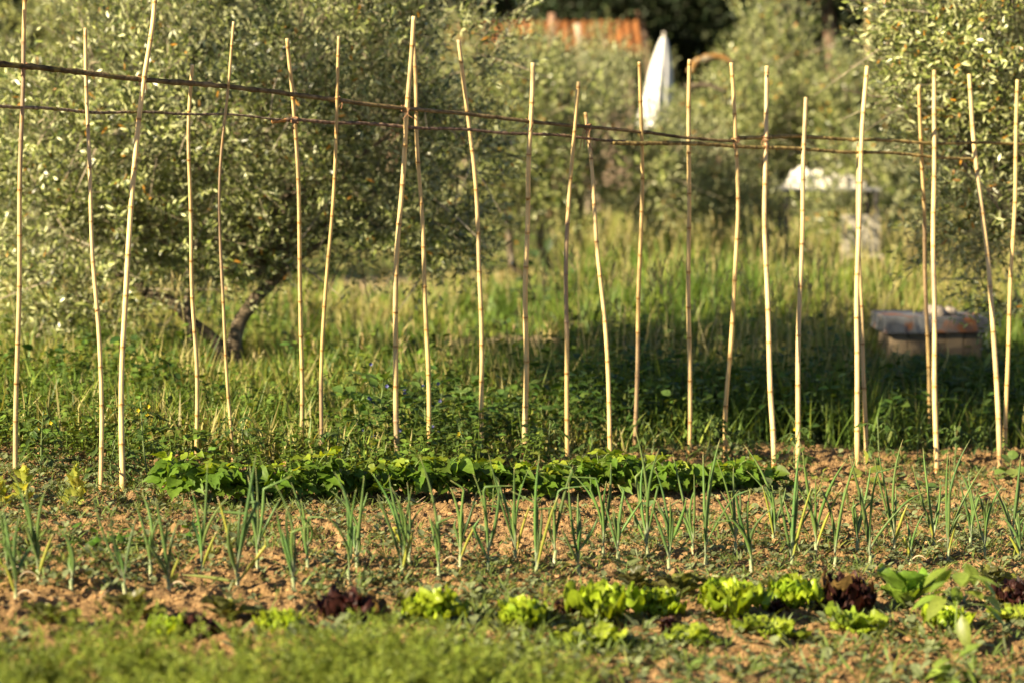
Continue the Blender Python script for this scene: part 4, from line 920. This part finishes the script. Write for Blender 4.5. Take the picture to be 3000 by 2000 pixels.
t = thing("garden_chair", b, "pale plastic garden chair in the grass below the table", "chair"); wc = (.36, .33, .26)
mb = MB(); zs = gc_ + .43; box(mb, (b[0] - .22, Yc - .22, zs - .03), (b[0] + .22, Yc + .22, zs), wc, .012); mb.build("seat", M["cloth"], t, b, smooth=False)
mb = MB(); box(mb, (b[0] - .22, Yc + .19, zs + .003), (b[0] + .22, Yc + .225, zs + .42), wc, .012); mb.build("backrest", M["cloth"], t, b, smooth=False)
for sx in (-1, 1):
    for sy in (-1, 1):
        mb = MB(); tube(mb, [A(b[0] + sx * .23, Yc + sy * .23, gc_ - .02), A(b[0] + sx * .19, Yc + sy * .19, zs - .02)], [.018, .022], 8, wc); mb.build("leg", M["cloth"], t, b)

# house with a tiled roof
Yh = 56.0; hl, hr_ = at(1300, 160, Yh), at(1890, 160, Yh); ze = at(0, 168, Yh)[2]; zr = at(0, 62, Yh + 2.5)[2]; gh = gz(hl[0], Yh)
b = A((hl[0] + hr_[0]) / 2, Yh + 2.5, gh); t = thing("small_house", b, "low house with orange clay tile roof glimpsed between the trees", "house")
mb = MB(); box(mb, (hl[0] + .25, Yh + .3, gh - .2), (hr_[0] - .25, Yh + 4.7, ze - .02), (.30, .22, .15), .01); mb.build("wall", M["plaster"], t, b, smooth=False)
mb = MB()
for side in (0, 1):
    nx_, ny_ = 200, 14; sx, sy = np.meshgrid(np.linspace(0, 1, nx_), np.linspace(0, 1, ny_)); X = hl[0] + sx * (hr_[0] - hl[0])
    Yq = (Yh - .05 + sy * 2.6) if not side else (Yh + 5.05 - sy * 2.5 + .0)
    Z = ze + sy * (zr - ze) + .035 * np.sin(X * 2 * math.pi / .21) + .02 * ((sy * 13) % 1)
    col = A(.25, .10, .032) * (1 + .9 * (vnoise(np.floor(X / .21), np.floor(sy * 13), 3)[..., None] - .5))
    i = np.arange(nx_ * ny_).reshape(ny_, nx_); q = np.stack([i[:-1, :-1], i[:-1, 1:], i[1:, 1:], i[1:, :-1]], -1).reshape(-1, 4)
    mb.add(np.stack([X, Yq, Z], -1).reshape(-1, 3), q if not side else q[:, ::-1], col.reshape(-1, 3))
mb.build("roof", M["tile"], t, b)
mb = MB(); pm = at(1515, 120, 44); tube(mb, [A(2540 / 1, 0, 0) * 0 + at(2545, 180, 44) * A(1, 1, 0) + A(0, 0, gz(at(2545, 180, 44)[0], 44)), at(2545, -120, 44)], .05, 10, (.36, .29, .13))
pbase = at(2545, 180, 44); tag(mb.build("pale_pole", M["wood"], base=A(pbase[0], 44, gz(pbase[0], 44))), "pale yellow pole upright before the dark pines", "pole")
for i, (u0, v0, u1, v1, lab) in enumerate([(1725, 420, 1692, 70, "weathered grey post before the tiled roof"), (1612, 420, 1618, 40, "reddish thin post before the tiled roof")]):
    p0, p1 = at(u0, v0, 46), at(u1, v1, 46); g0 = A(p0[0], 46, gz(p0[0], 46)); mb = MB(); tube(mb, spline([g0, p0, p1], 8), .055 if i == 0 else .07, 9, ((.45, .36, .26), (.32, .19, .12))[i])
    tag(mb.build("garden_post", M["wood"], base=g0), lab, "post", "posts before the house")

# dark trees closing the view
def dark_tree(u, vb, Y, lobespx, lab, seed, rad, lean=0, col=(.035, .05, .018), n=2600, L=.16, name="pine_tree", group="dark trees closing the view"):
    r = rg(seed); k = ppm(Y); p = at(u, 300, Y); b = A(p[0], Y, gz(p[0], Y)); t = thing(name, b, lab, "tree", group); T = MB()
    top = at(u + lean, -250, Y); tube(T, spline([b - A(0, 0, .2), (b + top) / 2 + A(.1, 0, 0), top], 10), np.linspace(rad, rad * .6, 10), 10, (.24, .15, .10))
    lobes = [(at(lu, lv, Y + dy), A(rx / k, ry_, rz / k)) for lu, lv, dy, rx, ry_, rz in lobespx]
    limbs(T, r, top - A(0, 0, .8), [l[0] for l in lobes[:4]], rad * .4, rad * .12, (.12, .08, .055))
    m = {'lf': MB(), 'tw': MB()}; c = np.array([l[0] for l in lobes]); ra = np.array([l[1] for l in lobes]); vol = np.prod(ra, 1) ** .7
    idx = r.choice(len(lobes), n, p=vol / vol.sum()); d = rdir(r, n); P = c[idx] + d * (r.uniform(.1, 1, n) ** .5)[:, None] * ra[idx]; kk = 10
    PP = np.repeat(P, kk, axis=0) + .18 * r.normal(size=(n * kk, 3)); tone = np.repeat(r.uniform(.5, 1.6, n), kk)
    leaves(m['lf'], PP, rdir(r, n * kk) + A(0, 0, .3), rdir(r, n * kk), L * r.uniform(.6, 1.3, n * kk), L * .22, A(*col)[None] * tone[:, None] * (1 + .2 * r.uniform(-1, 1, (n * kk, 3))), prof=OVAL)
    T.build("trunk", M["bark"], t, b); m['lf'].build("crown", M["dark"], t, b)
DK = [
 (1960, 62, [(1900,-120,0,420,2.5,190),(1750,-60,1,260,2,120),(2150,-80,0,320,2.5,170)], "leaning brown pine trunk beside the tiled roof", .16, -160),
 (2455, 60, [(2400,-150,0,420,2.5,230),(2250,30,2,300,1.5,150),(2600,40,2,300,1.6,170)], "dark pine with black trunk behind the pale pole", .20, -60),
 (2120, 66, [(2100,60,0,300,2,160),(2000,180,1,250,2,150),(2300,200,1,350,2,170)], "dense dark tree filling the gap above the far olives", .18, 0),
 (2700, 64, [(2650,100,0,300,2,220),(2850,-50,0,400,2.5,250),(2600,280,1,260,2,140)], "dark tree behind the orange-leaved olive", .18, 0),
 (1480, 66, [(1330,-60,0,230,2,130),(1200,-120,0,400,2.5,150),(1350,280,-1,180,1.5,120)], "green tree beside the house roof", .16, 0),
 (1150, 64, [(1100,-60,0,320,2,120),(1200,150,0,300,2,200),(950,0,1,300,2,160)], "dark tree rising above the large olive", .18, 60),
 (700, 66, [(650,-60,0,400,2.5,170),(500,120,1,350,2,220),(850,150,0,300,2,200)], "dark tree hidden behind the large olive crown", .18, 0),
 (200, 66, [(150,-20,0,400,2.5,180),(300,200,1,380,2,260),(-50,200,0,350,2,260)], "blue green dark tree in the far corner", .18, 0),
 (3100, 66, [(3050,0,0,450,2.5,300),(3250,250,1,350,2,300)], "dark tree behind the olive at the row end", .18, 0),
 (-300, 64, [(-300,0,0,400,2.5,300),(-420,280,1,350,2,300)], "dark tree beyond the first canes", .18, 0),
 (1800, 72, [(1750,60,0,380,2,190),(1650,250,1,350,2,180),(1950,250,0,350,2,180)], "dark tree right behind the house", .18, 0),
]
for i, (u, Y, lb, lab, rad, lean) in enumerate(DK):
    dark_tree(u, 0, Y, lb, lab, 400 + i, rad, lean, col=(.05, .07, .018) if i in (4,) else (.032, .045, .018))
# a hedge of scrub under the dark trees, and wooded hill
r = rg(88); mb = MB(); n = 16000
x = r.uniform(-32, 32, n); y = r.uniform(70, 90, n); z = gz(x, y) + r.uniform(0, 1, n) ** .8 * (5.5 + 5 * fbm(x * .2, y * .2, 6))
n2 = n * 4; P = np.repeat(np.stack([x, y, z], -1), 4, axis=0) + .5 * r.normal(size=(n2, 3))
leaves(mb, P, rdir(r, n2), rdir(r, n2), r.uniform(.3, .6, n2), .12, jit(r, n2, (.035, .05, .02), .5), prof=OVAL)
tag(mb.build("distant_woods", M["dark"]), "dark distant woodland closing the view behind everything", "woods", kind="stuff")
